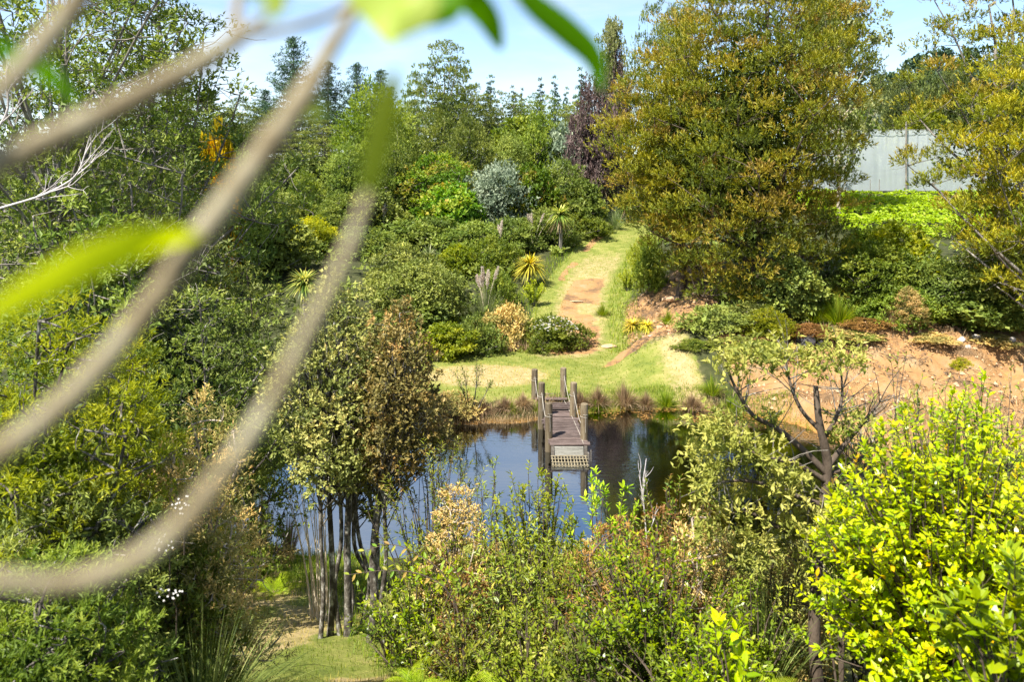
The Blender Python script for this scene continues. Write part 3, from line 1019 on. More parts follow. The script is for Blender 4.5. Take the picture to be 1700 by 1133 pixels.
def b_fine(cr, tr, rng, H, R):
    C = envelope(EGG, R, H * .06, H * .95, 120, rng, lump=.14)
    foliage(cr, C, rng.uniform(.4, .7, len(C)), 28, 6, .28, .19, .06, flat=1.0, up=.9, rng=rng, centre=np.array([0, 0, H * .35]), spreadk=.6)
    core(cr, C, np.array([0, 0, H * .45]), 1350, 0.31, 0.17, rng, .6)
    skeleton(tr, np.zeros(3), C, H * .02, rng, share=.25, twigs=1)


def b_tier(cr, tr, rng, H, R):
    C = envelope([(0, .5), (.15, .9), (.4, 1), (.7, .72), (.88, .45), (1, .15)], R, H * .12, H * .98, 190, rng, inner=.25, lump=.3)
    C[:, 2] = np.round(C[:, 2] / (H * .065)) * H * .065 + rng.normal(size=len(C)) * H * .010
    foliage(cr, C, rng.uniform(.8, 1.35, len(C)), 23, 7, .3, .26, .105, flat=.33, up=.75, rng=rng, spreadk=.7)
    core(cr, C, np.array([0, 0, H * .45]), 2100, 0.43, 0.19, rng, .6)
    skeleton(tr, np.zeros(3), C, H * .024, rng, share=.6, twigs=2, twig_len=.8)


def b_broad(cr, tr, rng, H, R):
    C = envelope(ROUND, R, H * .08, H * .93, 70, rng, lump=.22)
    foliage(cr, C, rng.uniform(.5, .85, len(C)), 22, 7, .35, .30, .15, flat=.75, up=.7, rng=rng, centre=np.array([0, 0, H * .4]))
    core(cr, C, np.array([0, 0, H * .45]), 1050, 0.31, 0.18, rng, .6)
    skeleton(tr, np.zeros(3), C, H * .022, rng, share=.4, twigs=1)


def b_pine(cr, tr, rng, H, R):
    C, rad = [], []
    z = H * .12
    k = 0
    while z < H * .97:
        f = (z - H * .1) / (H * .9)
        ln = R * (1 - f) ** .8 * (.75 + .45 * rng.random())
        nb = 6 if f < .75 else 4
        a0 = rng.random() * 6.28
        for b in range(nb):
            a = a0 + b * 6.283 / nb + rng.normal() * .25
            lb = ln * (.6 + .55 * rng.random())
            rise = .12 + .4 * f
            e = np.array([np.cos(a) * lb, np.sin(a) * lb, z + lb * rise])
            tube(tr, bez((0, 0, z), e * [.5, .5, 0] + [0, 0, z + lb * rise * .2], e, 4), np.linspace(.02 * lb + .01, .01, 4), 4)
            for q in np.linspace(.3, 1, max(2, int(lb / .6))):
                C.append(np.array([e[0] * q, e[1] * q, z + lb * rise * q * q]) + rng.normal(size=3) * .1)
                rad.append(.5 + .25 * rng.random())
        z += H * (.058 - .02 * f)
    C.append(np.array([0, 0, H * .97]))
    rad.append(.35)
    C = np.array(C)
    foliage(cr, C, np.array(rad) * .8, 10, 6, .4, .38, .08, flat=.38, up=.7, rng=rng, spreadk=.7)
    tube(tr, [(0, 0, 0), (.05, 0, H * .5), (0, 0, H)], [H * .018, H * .011, .02], 7)


def b_conelet(cr, tr, rng, H, R):
    C = envelope(CONE, R, H * .08, H * .99, 120, rng, inner=.2, lump=.25)
    foliage(cr, C, rng.uniform(.35, .6, len(C)), 16, 7, .3, .36, .12, flat=.6, up=.6, rng=rng, spreadk=.6)
    tube(tr, [(0, 0, 0), (0, 0, H * .98)], [H * .02, .02], 6)


def b_poplar(cr, tr, rng, H, R):
    tube(tr, [(0, 0, 0), (.1, 0, H * .5), (0, .1, H * .97)], [H * .012, H * .008, .015], 7)
    C = []
    for k in range(46):
        z = H * (.12 + .8 * k / 46)
        a = rng.random() * 6.28
        ln = R * np.interp(k / 46, [0, .4, 1], [.9, 1, .25]) * (.7 + .5 * rng.random())
        e = np.array([np.cos(a) * ln, np.sin(a) * ln, z + ln * 1.25])
        br = bez((0, 0, z), e * [.6, .6, 0] + [0, 0, z + ln * .35], e, 6)
        tube(tr, br, np.linspace(.05, .012, 6), 4)
        for q in range(2, 6):
            for _ in range(3):
                s = br[q] + rng.normal(size=3) * .12
                f = s + unit(rng.normal(size=3) + np.array([0, 0, 1.2])) * rng.uniform(.4, .9)
                tube(tr, [br[q], (s + f) / 2, f], [.016, .011, .006], 3)
                C.append(f)
    C = np.array(C)
    foliage(cr, C, rng.uniform(.3, .6, len(C)), 10, 4, .3, .22, .16, flat=1, up=.3, rng=rng)


def b_low(cr, tr, rng, H, R):
    C = envelope(DOME, R, 0.05, H * .9, 60, rng, lump=.28)
    foliage(cr, C, rng.uniform(.3, .5, len(C)), 24, 7, .22, .15, .06, flat=.8, up=.6, rng=rng, centre=np.array([0, 0, H * .3]))
    core(cr, C, np.array([0, 0, H * .45]), 600, 0.19, 0.11, rng, .6)
    skeleton(tr, np.zeros(3), C, .05, rng, share=.2, twigs=1, twig_len=.3)


def b_stems(cr, tr, rng, H, R):
    """Open shrub of arching shoots with leaves along them."""
    for k in range(26):
        a, q = rng.random() * 6.28, rng.random() ** .5
        e = np.array([np.cos(a) * R * q, np.sin(a) * R * q, H * (1 - .4 * q * q) * rng.uniform(.75, 1.05)])
        s = bez((np.cos(a) * .08, np.sin(a) * .08, 0), (e[0] * .25, e[1] * .25, e[2] * .65), e, 8)
        tube(tr, s, np.linspace(.02, .006, 8), 4)
        n = 70
        t = rng.uniform(.3, 1, n)
        P = np.stack([np.interp(t, np.linspace(0, 1, 8), s[:, i]) for i in range(3)], 1)
        leaves(cr, P, unit(rand_unit(n, rng) + unit(e) * .8), UP + .5 * rand_unit(n, rng), rng.uniform(.12, .2, n), .06, np.clip(.3 * rng.random(n) + .7 * t, 0, 1))


for v in 'ab':
    proto('round' + v, 6, 2.6, b_round)
    proto('fine' + v, 7, 2.4, b_fine)
    proto('tier' + v, 16, 6.2, b_tier)
    proto('broad' + v, 5, 2.5, b_broad)
    proto('pine' + v, 20, 6.0, b_pine)
    proto('low' + v, 2.0, 1.5, b_low)
proto('conelet', 18, 2.4, b_conelet)
proto('poplar', 16, 4.2, b_poplar)
proto('stems', 2.0, 1.0, b_stems)

HILL_GROUP = 'trees and bushes on the hillside'
plant_count = 0


def plant(key, mat, name, cat, px, Y, top, width, label, bark='bark_grey', group=HILL_GROUP, sink=.15):
    """One tree or bush of a shared shape: px = centre, top and width in photo pixels at distance Y, foot on the terrain."""
    global plant_count
    Y = ym(Y)
    H0, R0, cm, tm = PROTO[key]
    x = gx(px, Y)
    z0 = gh(x, Y) - sink
    h = max(gz(top, Y) - z0, .4)
    r = width / 2 / PX_F * Y
    plant_count += 1
    rt = root(name, (x, Y, z0), label, cat, group, rz=(plant_count * 2.399) % 6.283, scale=(r / R0, r / R0, h / H0))
    link('trunk', tm, rt, MATS[bark])
    link('crown', cm, rt, MATS[mat], 'stuff')
    return rt


# skyline, left to right
SKY = 'trees along the skyline'
plant('pinea', 'leaf_pine', 'pine_tree', 'pine', 487, 108, 60, 150, 'tallest dark pine on the skyline at left, standing clear of the forest', group=SKY)
plant('pineb', 'leaf_pine', 'pine_tree', 'pine', 545, 114, 100, 110, 'dark pine just right of the tallest left pine, half behind a grey branch', group=SKY)
plant('pinea', 'leaf_pine', 'pine_tree', 'pine', 592, 118, 104, 110, 'dark pine of middle height between the left pines and the dark hanging leaf', group=SKY)
plant('pineb', 'leaf_pine', 'pine_tree', 'pine', 632, 122, 114, 100, 'low dark pine on the skyline behind the dark hanging leaf', group=SKY)
plant('piney' if 'piney' in PROTO else 'pinea', 'leaf_pine', 'pine_tree', 'pine', 440, 112, 148, 110, 'short dark pine at the foot of the tallest left pine', group=SKY)
plant('tiera', 'leaf_mid', 'conifer_tree', 'conifer', 738, 98, 64, 135, 'large spreading conifer with layered boughs at the middle of the skyline', group=SKY)
plant('tierb', 'leaf_mid', 'conifer_tree', 'conifer', 688, 102, 116, 60, 'smaller conifer leaning against the left of the large layered conifer', group=SKY)
for k, (px, Y, top, w, lab) in enumerate([
        (814, 150, 126, 34, 'small blue-green conifer on the skyline just right of the large layered conifer'),
        (852, 150, 144, 24, 'leftmost of the small pointed conifers, beside the cloud gap'),
        (866, 155, 148, 20, 'tiny pointed conifer second in the skyline row'),
        (897, 150, 131, 28, 'pointed conifer third in the skyline row of small conifers'),
        (921, 148, 128, 28, 'slim pointed conifer near the middle of the skyline row'),
        (940, 152, 146, 22, 'shortest pointed conifer before the purple tree'),
        (965, 140, 114, 36, 'tallest pointed conifer in the skyline row, left of the purple tree')]):
    plant('conelet', 'leaf_pine', 'pointed_conifer', 'conifer', px, Y, top, w, lab, group='row of small skyline conifers')
plant('poplar', 'leaf_poplar', 'poplar_tree', 'poplar', 1018, 84, 42, 62, 'thin silvery poplar behind the purple tree', 'bark_pale', group=SKY)
plant('tiera', 'leaf_dark', 'conifer_tree', 'conifer', 1092, 82, -8, 100, 'tall dark conifer rising behind the left shoulder of the big golden tree', group=SKY)
plant('poplar', 'leaf_poplar', 'poplar_tree', 'poplar', 1130, 90, 20, 90, 'thin poplar between the tall dark conifer and the big golden tree', 'bark_pale', group=SKY)
plant('poplar', 'leaf_poplar', 'poplar_tree', 'poplar', 1392, 80, -14, 150, 'pale airy poplar behind the right side of the big golden tree', 'bark_pale', group=SKY)
plant('poplar', 'leaf_poplar', 'poplar_tree', 'poplar', 1352, 90, -30, 110, 'pale poplar behind the crown tip of the big golden tree', 'bark_pale', group=SKY)
for k, (px, Y, top, w, lab) in enumerate([
        (1465, 128, 120, 60, 'dark evergreen above the left end of the netting'),
        (1500, 122, 112, 70, 'dark evergreen above the middle of the netting'),
        (1540, 126, 108, 70, 'dark evergreen above the right end of the netting'),
        (1585, 124, 100, 80, 'dark evergreen above the netting, beside the right golden tree'),
        (1435, 118, 165, 60, 'lower dark evergreen between the pale poplar and the netting')]):
    plant(['fineb', 'finea'][k % 2], 'leaf_dark', 'evergreen_tree', 'tree', px, Y, top, w, lab, group='dark evergreens behind the netting')
plant('broada', 'leaf_bright', 'leafy_tree', 'tree', 1530, 100, 182, 76, 'bright green tree just behind the top edge of the netting', group='dark evergreens behind the netting')
plant('broadb', 'leaf_silver', 'leafy_tree', 'tree', 1448, 104, 190, 40, 'small grey-green tree behind the left top edge of the netting', group='dark evergreens behind the netting')
plant('broadb', 'leaf_green', 'leafy_tree', 'tree', 1415, 98, 175, 70, 'mid-green tree below the pale poplar, left of the netting', group='dark evergreens behind the netting')

# forest band right under the skyline
for k, (key, mat, px, Y, top, w, lab) in enumerate([
        ('tierb', 'leaf_dark', 400, 98, 160, 120, 'dark layered tree at the foot of the left skyline pines'),
        ('tiera', 'leaf_dark', 480, 94, 178, 130, 'dark layered tree crossed by the grey diagonal branch'),
        ('tierb', 'leaf_olive', 540, 88, 205, 130, 'brown-green layered tree below the left skyline pines'),
        ('finea', 'leaf_green', 618, 86, 134, 118, 'tall pale green cone-shaped tree behind the dark hanging leaf'),
        ('roundb', 'leaf_olive', 665, 92, 178, 70, 'grey-green open tree between the cone-shaped tree and the large conifer'),
        ('tiera', 'leaf_mid', 835, 102, 150, 120, 'dark layered tree on the ridge right of the large conifer'),
        ('tierb', 'leaf_mid', 900, 100, 155, 130, 'layered ridge tree under the row of pointed conifers'),
        ('tiera', 'leaf_olive', 960, 96, 165, 110, 'olive layered ridge tree left of the purple tree'),
        ('tierb', 'leaf_dark', 780, 108, 150, 100, 'dark tree tucked behind the large layered conifer on its right'),
        ('roundb', 'leaf_dark', 330, 92, 165, 150, 'dark rounded tree behind the tall left tree'),
        ('tiera', 'leaf_mid', 250, 88, 140, 170, 'mid-green layered tree seen through the tall left tree'),
        ('tierb', 'leaf_dark', 130, 86, 140, 170, 'dark layered tree far behind the leftmost trunks'),
        ('fineb', 'leaf_mid', 735, 88, 178, 100, 'rounded feathery evergreen left of its twin below the large conifer'),
        ('finea', 'leaf_mid', 778, 84, 192, 92, 'rounded feathery evergreen in front of and right of its twin'),
        ('fineb', 'leaf_mid', 655, 80, 215, 92, 'feathery evergreen half behind the lower end of the dark hanging leaf'),
        ('finea', 'leaf_mid', 578, 80, 235, 92, 'feathery evergreen left of the dark hanging leaf, mid hillside'),
        ('broada', 'leaf_green', 868, 88, 200, 90, 'fresh green broadleaf tree below the ridge, left of a grey-green one'),
        ('roundb', 'leaf_green', 898, 86, 190, 72, 'fresh green round-topped tree high on the hillside, left of the purple trees'),
        ('broadb', 'leaf_silver', 932, 86, 214, 72, 'pale grey-green tree left of the purple tree'),
        ('rounda', 'leaf_olive', 845, 85, 222, 60, 'small olive rounded tree below the ridge in the hillside middle')]):
    plant(key, mat, 'forest_tree', 'tree', px, Y, top, w, lab)
plant('rounda', 'leaf_purple', 'purple_tree', 'tree', 986, 82, 132, 74, 'dark purple-leaved tree left of the big golden tree')
plant('roundb', 'leaf_purple', 'purple_tree', 'tree', 1022, 84, 84, 56, 'purple-leaved tree top rising behind the left edge of the big golden tree')

# middle of the hillside
for k, (key, mat, px, Y, top, w, lab) in enumerate([
        ('roundb', 'leaf_redtip', 728, 80, 256, 120, 'round bush with yellow and reddish tips in the hillside middle'),
        ('broada', 'leaf_redtip', 752, 76, 308, 96, 'lower yellow-tipped bush left of the silver-grey bush'),
        ('rounda', 'leaf_silver', 828, 78, 270, 104, 'silver-grey bush in the middle of the hillside'),
        ('broadb', 'leaf_redtip', 884, 78, 280, 76, 'dark green bush with yellow tips right of the silver-grey bush'),
        ('rounda', 'leaf_mid', 935, 80, 268, 80, 'dark green bush between the yellow-tipped bush and the tall cabbage tree'),
        ('broadb', 'leaf_mid', 970, 79, 305, 70, 'low dark bush at the foot of the tall cabbage tree'),
        ('broada', 'leaf_dark', 500, 80, 262, 110, 'dark broadleaf tree on the left of the hillside behind the grey branch'),
        ('finea', 'leaf_green', 505, 74, 282, 70, 'narrow fresh green tree beside the grey diagonal branch'),
        ('roundb', 'leaf_olive', 440, 70, 310, 110, 'pale olive bush below the grey diagonal branch'),
        ('finea', 'leaf_mid', 560, 72, 318, 86, 'mid-green feathery bush below the left feathery evergreen'),
        ('rounda', 'leaf_yellow', 516, 67, 360, 78, 'yellow-leaved bush on the left lower hillside'),
        ('broadb', 'leaf_olive', 610, 73, 318, 90, 'olive bush under the end of the dark hanging leaf'),
        ('broada', 'leaf_olive', 448, 62, 355, 110, 'mottled olive bush left of the yellow-leaved bush'),
        ('broadb', 'leaf_orange', 362, 58, 222, 72, 'tree with orange-yellow blossom beside the tall left tree'),
        ('roundb', 'leaf_mid', 395, 60, 250, 110, 'mid-green tree right of the orange-blossom tree'),
        ('rounda', 'leaf_dark', 300, 54, 260, 140, 'dark tree behind the pale bare twigs at left'),
        ('lowa', 'leaf_mid', 655, 73, 360, 100, 'low dark green shrub left of the pale plumes on the slope'),
        ('lowb', 'leaf_mid', 720, 72, 365, 100, 'low dark shrub under the yellow-tipped bushes'),
        ('lowa', 'leaf_mid', 785, 71, 372, 96, 'low dark shrub above the plumed tussock'),
        ('lowb', 'leaf_mid', 850, 73, 366, 90, 'low dark shrub below the silver-grey bush'),
        ('lowa', 'leaf_mid', 905, 75, 352, 80, 'low dark shrub left of the middle cabbage tree'),
        ('lowb', 'leaf_green', 968, 77, 356, 70, 'low green shrub beside the grass track, right of the middle cabbage tree'),
        ('lowa', 'leaf_green', 820, 66, 398, 80, 'green shrub behind the tall pale plumes'),
        ('lowb', 'leaf_mid', 600, 68, 380, 100, 'low dark shrub on the slope at left, below the olive bush'),
        ('broada', 'leaf_bright', 758, 65, 408, 46, 'small vivid green bush left of the plumed tussock'),
        ('roundb', 'leaf_olive', 668, 56, 408, 120, 'broad yellow-olive bush left of the spiky rosette'),
        ('rounda', 'leaf_olive', 702, 51, 432, 128, 'broad rounded olive bush above the bright green bush on the lawn edge'),
        ('broadb', 'leaf_mid', 690, 49, 505, 110, 'dark green underside bush between the olive bush and the tall thin tree'),
        ('broadb', 'leaf_bright', 742, 45, 540, 72, 'bright green leafy bush at the left corner of the lawn'),
        ('lowb', 'leaf_mid', 790, 47, 528, 70, 'small dark bush between the bright green bush and the dry grass'),
        ('lowa', 'leaf_green', 828, 58, 455, 62, 'bushy green shrub at the foot of the plumed tussock'),
        ('lowa', 'leaf_heath', 842, 49.5, 510, 72, 'brown-green shrub at the lower left edge of the track'),
        ('lowb', 'leaf_green', 920, 48.5, 528, 84, 'white-flowered green bush at the left side of the track'),
        ('stems', 'leaf_bright', 886, 59, 462, 44, 'upright fresh green shoots under the yellow spiky plant')]):
    o = plant(key, mat, 'hillside_bush' if top > 250 else 'hillside_tree', 'bush' if top > 250 else 'tree', px, Y, top, w, lab)
    if 'white-flowered' in lab:
        rngf = np.random.default_rng(8)
        H0, R0 = PROTO[key][:2]
        g = Geo()
        for q in range(150):
            a, e = rngf.random() * 6.28, rngf.random() ** .6
            c = np.array([np.cos(a) * R0 * e, np.sin(a) * R0 * e, H0 * (1.02 - .35 * e * e) + rngf.normal() * .05])
            th = np.arange(5) * 1.2566
            D = np.stack([np.cos(th), np.sin(th), .3 + 0 * th], 1)
            leaves(g, np.repeat(c[None], 5, 0), D, np.repeat(UP[None], 5, 0), .085, .06, rngf.random(5))
        link('blossom', g.mesh('blossom', [MATS['petal']]), o, kind='stuff')

# right bank, above the bare earth
BANK = 'shrubs on the right bank'
for k, (key, mat, px, Y, top, w, lab) in enumerate([
        ('rounda', 'leaf_green', 1455, 45, 402, 120, 'round mid-green bush on the bank below the netting'),
        ('broadb', 'leaf_bright', 1490, 50, 376, 120, 'light green bush just below the vine canopy'),
        ('broada', 'leaf_green', 1440, 52, 384, 80, 'fresh green bush between the big golden tree and the vine canopy'),
        ('rounda', 'leaf_mid', 1560, 44, 430, 130, 'dark green glossy bush left of the rightmost bank bush'),
        ('roundb', 'leaf_mid', 1655, 43, 405, 140, 'dark green bush at the right edge of the photo on the bank'),
        ('broadb', 'leaf_mid', 1600, 43, 470, 130, 'dark bush at the top edge of the bare earth bank, right'),
        ('lowa', 'leaf_mid', 1690, 42, 500, 100, 'low dark bush at the bank top by the right photo edge'),
        ('lowb', 'leaf_green', 1500, 42.5, 480, 90, 'leafy bush beside the feathery olive shrub on the bank'),
        ('lowb', 'leaf_dark', 1395, 46, 455, 80, 'shaded dark bush under the right side of the big golden tree'),
        ('finea', 'leaf_heath', 1508, 41.5, 478, 60, 'feathery olive-brown shrub standing alone on the bank edge'),
        ('fineb', 'leaf_lime', 1272, 41.5, 510, 76, 'feathery yellow-green shrub on the bank under the big golden tree'),
        ('lowa', 'leaf_olive', 1185, 42.5, 512, 84, 'dull olive shrub at the left end of the bank, above the clay'),
        ('lowb', 'leaf_olive', 1240, 43.5, 505, 70, 'olive shrub between the clay slope and the feathery yellow-green shrub'),
        ('broada', 'leaf_olive', 1310, 44.5, 432, 90, 'leathery-leaved shrub at the foot of the big golden tree'),
        ('lowa', 'leaf_rust', 1345, 41.8, 540, 70, 'rust-brown dying shrub on the bank edge left of the dark stone'),
        ('lowb', 'leaf_rust', 1440, 41.8, 534, 60, 'rust-brown bracken patch left of the feathery olive-brown shrub'),
        ('lowb', 'leaf_heath', 1390, 41.6, 552, 84, 'brownish low shrub between the two rust-brown patches'),
        ('stems', 'leaf_bright', 1042, 62, 446, 36, 'slender leafy sapling at the right edge of the track'),
        ('stems', 'leaf_redtip', 1155, 44, 556, 44, 'thin yellow-green sapling at the foot of the clay slope'),
        ('lowa', 'leaf_green', 1150, 40.5, 590, 46, 'small green tuft of leaves where the clay slope meets the lawn'),
        ('lowb', 'leaf_olive', 1420, 41.0, 560, 60, 'low olive shrub at the bank edge right of the dark grey rock'),
        ('lowa', 'leaf_heath', 1545, 40.6, 566, 66, 'brown-green low shrub right of the feathery olive-brown shrub'),
        ('lowb', 'leaf_heath', 1642, 40.8, 558, 70, 'brownish low shrub above the pale bank stones'),
        ('lowa', 'leaf_olive', 1222, 40.4, 560, 60, 'dull green shrub at the left end of the clay bank below the olive shrub'),
        ('lowb', 'leaf_green', 1268, 39.8, 580, 50, 'small green shrub low on the clay bank behind the pruned tree'),
        ('lowa', 'leaf_heath', 1318, 39.8, 575, 60, 'brown-green shrub low on the clay bank under the dark grey rock'),
        ('lowa', 'leaf_green', 1082, 58, 412, 50, 'green bush at the right edge of the upper track under the yellower conifer'),
        ('lowb', 'leaf_bright', 1070, 64, 398, 40, 'light green bush at the top right edge of the track'),
        ('lowb', 'leaf_yellow', 1597, 38.3, 596, 24, 'tiny yellow-green bush alone on the bare earth bank')]):
    plant(key, mat, 'bank_shrub', 'shrub', px, Y, top, w, lab, group=BANK)

# ------------------------------------------------------------------ cabbage trees, spiky plants, tussocks
def sword_head(g, C, n, L, W, rng, bend=.5, low=-.5):
    u = rand_unit(n, rng)
    u[:, 2] = low + (1 - low) * rng.random(n)
    u = unit(u)
    strips(g, C + u * .04, u, L * rng.uniform(.75, 1.1, n), W, bend * rng.uniform(.3, 1.1, n), np.clip(.5 + .5 * u[:, 2] * .4 + .35 * rng.normal(size=n), 0, 1), 4)


def cabbage_tree(px, Y, top, head_px, label, heads=1, mat='sword_green', skirt=True):
    rng = np.random.default_rng(int(px))
    Y = ym(Y)
    x = gx(px, Y)
    z0 = gh(x, Y) - .1
    L = head_px / 2 / PX_F * Y * 1.3
    zt = gz(top, Y) - z0 - L * .8
    rt = root('cabbage_tree', (x, Y, z0), label, 'cabbage tree', 'cabbage trees and spiky plants')
    if zt > .3:
        g = Geo()
        tube(g, spline([(0, 0, 0), (.05, 0, zt * .5), (0, 0, zt)], 5), np.linspace(.16, .11, 11), 8)
        link('trunk', g.mesh('trunk', [MATS['bark_grey']], True), rt)
    zt = max(zt, .15)
    g = Geo()
    sword_head(g, np.array([0, 0, zt]), 230, L, .06 * L + .035, rng)
    link('leaf_head', g.mesh('leaf_head', [MATS[mat]]), rt, kind='stuff')
    if skirt:
        g = Geo()
        n = 60
        a = rng.random(n) * 6.28
        hd = unit(np.stack([np.cos(a), np.sin(a), -1.1 + .5 * rng.random(n)], 1))
        strips(g, np.array([0, 0, zt * .97]) + hd * .05, hd, L * rng.uniform(.6, 1.1, n), .05, .35, rng.random(n), 3)
        link('dead_leaf_skirt', g.mesh('dead_leaf_skirt', [MATS['grass_dry']]), rt, kind='stuff')
    return rt


cabbage_tree(998, 82, 272, 50, 'tallest cabbage tree with bare trunk at the top left of the track')
cabbage_tree(930, 72, 332, 46, 'middle cabbage tree with drooping head beside the track')
cabbage_tree(1040, 82, 318, 40, 'cabbage tree with orange-brown dead skirt at the top of the track', skirt=True)
cabbage_tree(880, 63, 412, 52, 'yellow spiky plant on the left edge of the track', mat='sword_yellow', skirt=False)
cabbage_tree(1050, 52, 524, 32, 'small yellow spiky plant on clay right of the track', mat='sword_yellow', skirt=False)
cabbage_tree(1074, 48, 528, 26, 'thin spiky plant on a short trunk right of the clay track', mat='sword_yellow')
cabbage_tree(712, 64, 404, 44, 'spiky pale rosette above the broad olive bush', mat='grass_toetoe', skirt=False)
cabbage_tree(505, 50, 438, 56, 'spiky green rosette beside the grey diagonal branch', skirt=False)
cabbage_tree(670, 66, 398, 34, 'spiky dark rosette left of the pale rosette', skirt=False)


def tussock(name, label, cat, x, Y, H, R, n, mat, W=.012, bend=.8, group=None, plumes=(), seed=None, z=None):
    rng = np.random.default_rng(seed if seed is not None else int(abs(x * 97 + Y * 131)))
    x, Y = x * ym(Y) / Y, ym(Y)
    z0 = (gh(x, Y) if z is None else z) - .04
    rt = root(name, (x, Y, z0), label, cat, group)
    a = rng.random(n) * 6.28
    q = rng.random(n) ** .7
    hd = unit(np.stack([np.cos(a) * q * R, np.sin(a) * q * R, H * (1.25 - .5 * q)], 1))
    P = np.stack([np.cos(a) * q * R * .25, np.sin(a) * q * R * .25, 0 * a], 1)
    g = Geo()
    strips(g, P, hd, H * rng.uniform(.8, 1.35, n), W * rng.uniform(.7, 1.3, n), bend * q * rng.uniform(.5, 1.1, n) * .75, np.clip(rng.normal(.5, .28, n), 0, 1), 5)
    link('blades', g.mesh('blades', [MATS[mat]]), rt, kind='stuff')
    for (dx, dy, ph, pl) in plumes:
        g = Geo()
        tip = np.array([dx, dy, ph])
        st = bez((0, 0, 0), (dx * .3, dy * .3, ph * .6), tip, 6)
        tube(g, st, .012, 4)
        link('plume_stalk', g.mesh('plume_stalk', [MATS['stem_straw']]), rt)
        g = Geo()
        m = 220
        t = rng.random(m)
        ax = unit(st[-1] - st[-2])
        rad = pl * .11 * np.sin(np.pi * (.12 + .85 * t))
        c = tip + ax * ((t - .55) * pl)[:, None] + rand_unit(m, rng) * rad[:, None]
        leaves(g, c, unit(ax * .9 + .6 * rand_unit(m, rng)), rand_unit(m, rng), pl * .17, .035, rng.random(m))
        link('plume', g.mesh('plume', [MATS['plume']]), rt, kind='stuff')
    return rt


def plumes(rng, n, R, h0, h1, pl):
    return [(rng.normal() * R, rng.normal() * R * .6, rng.uniform(h0, h1), pl * rng.uniform(.8, 1.2)) for _ in range(n)]


rng = np.random.default_rng(51)
TOE = 'plumed grass tussocks'
tussock('plumed_tussock', 'large pampas-like tussock with pale pinkish plumes left of the track', 'grass tussock', gx(806, 55), 55, 2.2, 1.9, 900, 'grass_toetoe', .02, .9, TOE, plumes(rng, 7, .42, 2.4, 3.0, .8))
tussock('plumed_tussock', 'small tussock with two pale plumes on the left hillside', 'grass tussock', gx(636, 72), 72, 1.3, 1.1, 400, 'grass_toetoe', .02, .9, TOE, plumes(rng, 3, .3, 2.5, 2.9, .75))
tussock('plumed_tussock', 'tussock with pale plumes in the dark low shrubs above the large plumes', 'grass tussock', gx(830, 70), 70, 1.3, 1.1, 400, 'grass_toetoe', .02, .9, TOE, plumes(rng, 3, .25, 2.4, 2.8, .8))
tussock('plumed_tussock', 'tussock with a row of pale plumes left of the middle cabbage tree', 'grass tussock', gx(885, 73), 73, 1.3, 1.2, 400, 'grass_toetoe', .02, .9, TOE, plumes(rng, 5, .75, 2.5, 2.9, .65))
tussock('plumed_tussock', 'tussock with tall creamy plumes left of the tallest cabbage tree', 'grass tussock', gx(962, 82), 82, 2.0, 1.3, 400, 'grass_toetoe', .025, .9, TOE, plumes(rng, 6, .8, 4.4, 5.2, 1.1))
tussock('plumed_tussock', 'grey-green plumeless tussock between cabbage trees at the top of the track', 'grass tussock', gx(1022, 80), 80, 2.0, 1.3, 500, 'grass_toetoe', .022, .9, TOE)
DRY = 'dry grass clumps on the pond edge'
for px, Y, H, R, lab in [
        (962, 34.6, .75, .55, 'dry brown tussock touching the far right jetty post'),
        (992, 34.9, .85, .75, 'dry brown tussock second from the jetty on the right shore'),
        (1036, 35.2, 1.05, .85, 'biggest dry brown tussock on the right shore'),
        (1072, 35.3, .7, .6, 'low dry tussock just right of the biggest one'),
        (1148, 35.0, .7, .7, 'pale dry tussock at the right end of the shore, by the orange shallows'),
        (868, 33.6, .6, .5, 'dry tussock left of the far left jetty post'),
        (838, 33.2, .6, .6, 'dry tussock second left of the jetty'),
        (800, 33.0, .6, .6, 'dry tussock behind the thin leaning sapling'),
        (765, 33.2, .55, .6, 'dry tussock left of the thin leaning sapling'),
        (733, 33.6, .55, .6, 'leftmost dry tussock on the far shore, by the tall bronze tree')]:
    tussock('dry_tussock', lab, 'grass tussock', gx(px, Y), Y, H, R, 700, 'grass_dry', .014, 1.15, DRY)
GRN = 'green rushes on the pond edge'
for px, Y, H, R, lab in [
        (895, 33.4, .5, .4, 'short green rush clump under the far left jetty post'),
        (1105, 35.2, .75, .7, 'green rush clump between the dry tussocks on the right shore'),
        (1182, 35.6, .85, .8, 'soft green grass clump at the right end of the lawn'),
        (1210, 34.6, .55, .7, 'low green rush clump by the orange shallows'),
        (850, 33.0, .4, .5, 'low green rush clump in front of the left dry tussocks'),
        (990, 34.6, .45, .4, 'low green rush clump in front of the second right tussock'),
        (1000, 57, .8, .8, 'long-leaved green clump in the middle of the track')]:
    tussock('green_rush', lab, 'grass tussock', gx(px, Y), Y, H, R, 380, 'grass_green', .016, .9, GRN)
tussock('flax_clump', 'narrow-leaved green clump at the right edge of the track', 'flax', gx(1064, 52), 52, 1.0, .8, 220, 'grass_green', .03, .8, GRN)
tussock('flax_clump', 'narrow-leaved green clump low on the clay slope', 'flax', gx(1108, 47), 47, .75, .7, 200, 'grass_green', .03, .8, GRN)
tussock('flax_clump', 'pale long-grass clump above the clay slope by the olive shrub', 'flax', gx(1212, 42.2), 42.2, 1.0, .7, 320, 'grass_toetoe', .02, .8, GRN)
tussock('flax_clump', 'tall green grass clump between the golden tree and the bank bushes', 'flax', gx(1392, 43.2), 43.2, 1.5, 1.2, 700, 'grass_green', .025, .8, GRN)
tussock('flax_clump', 'drooping grass clump behind the feathery yellow-green shrub', 'flax', gx(1348, 43.5), 43.5, 1.1, .9, 400, 'grass_green', .025, .8, GRN)
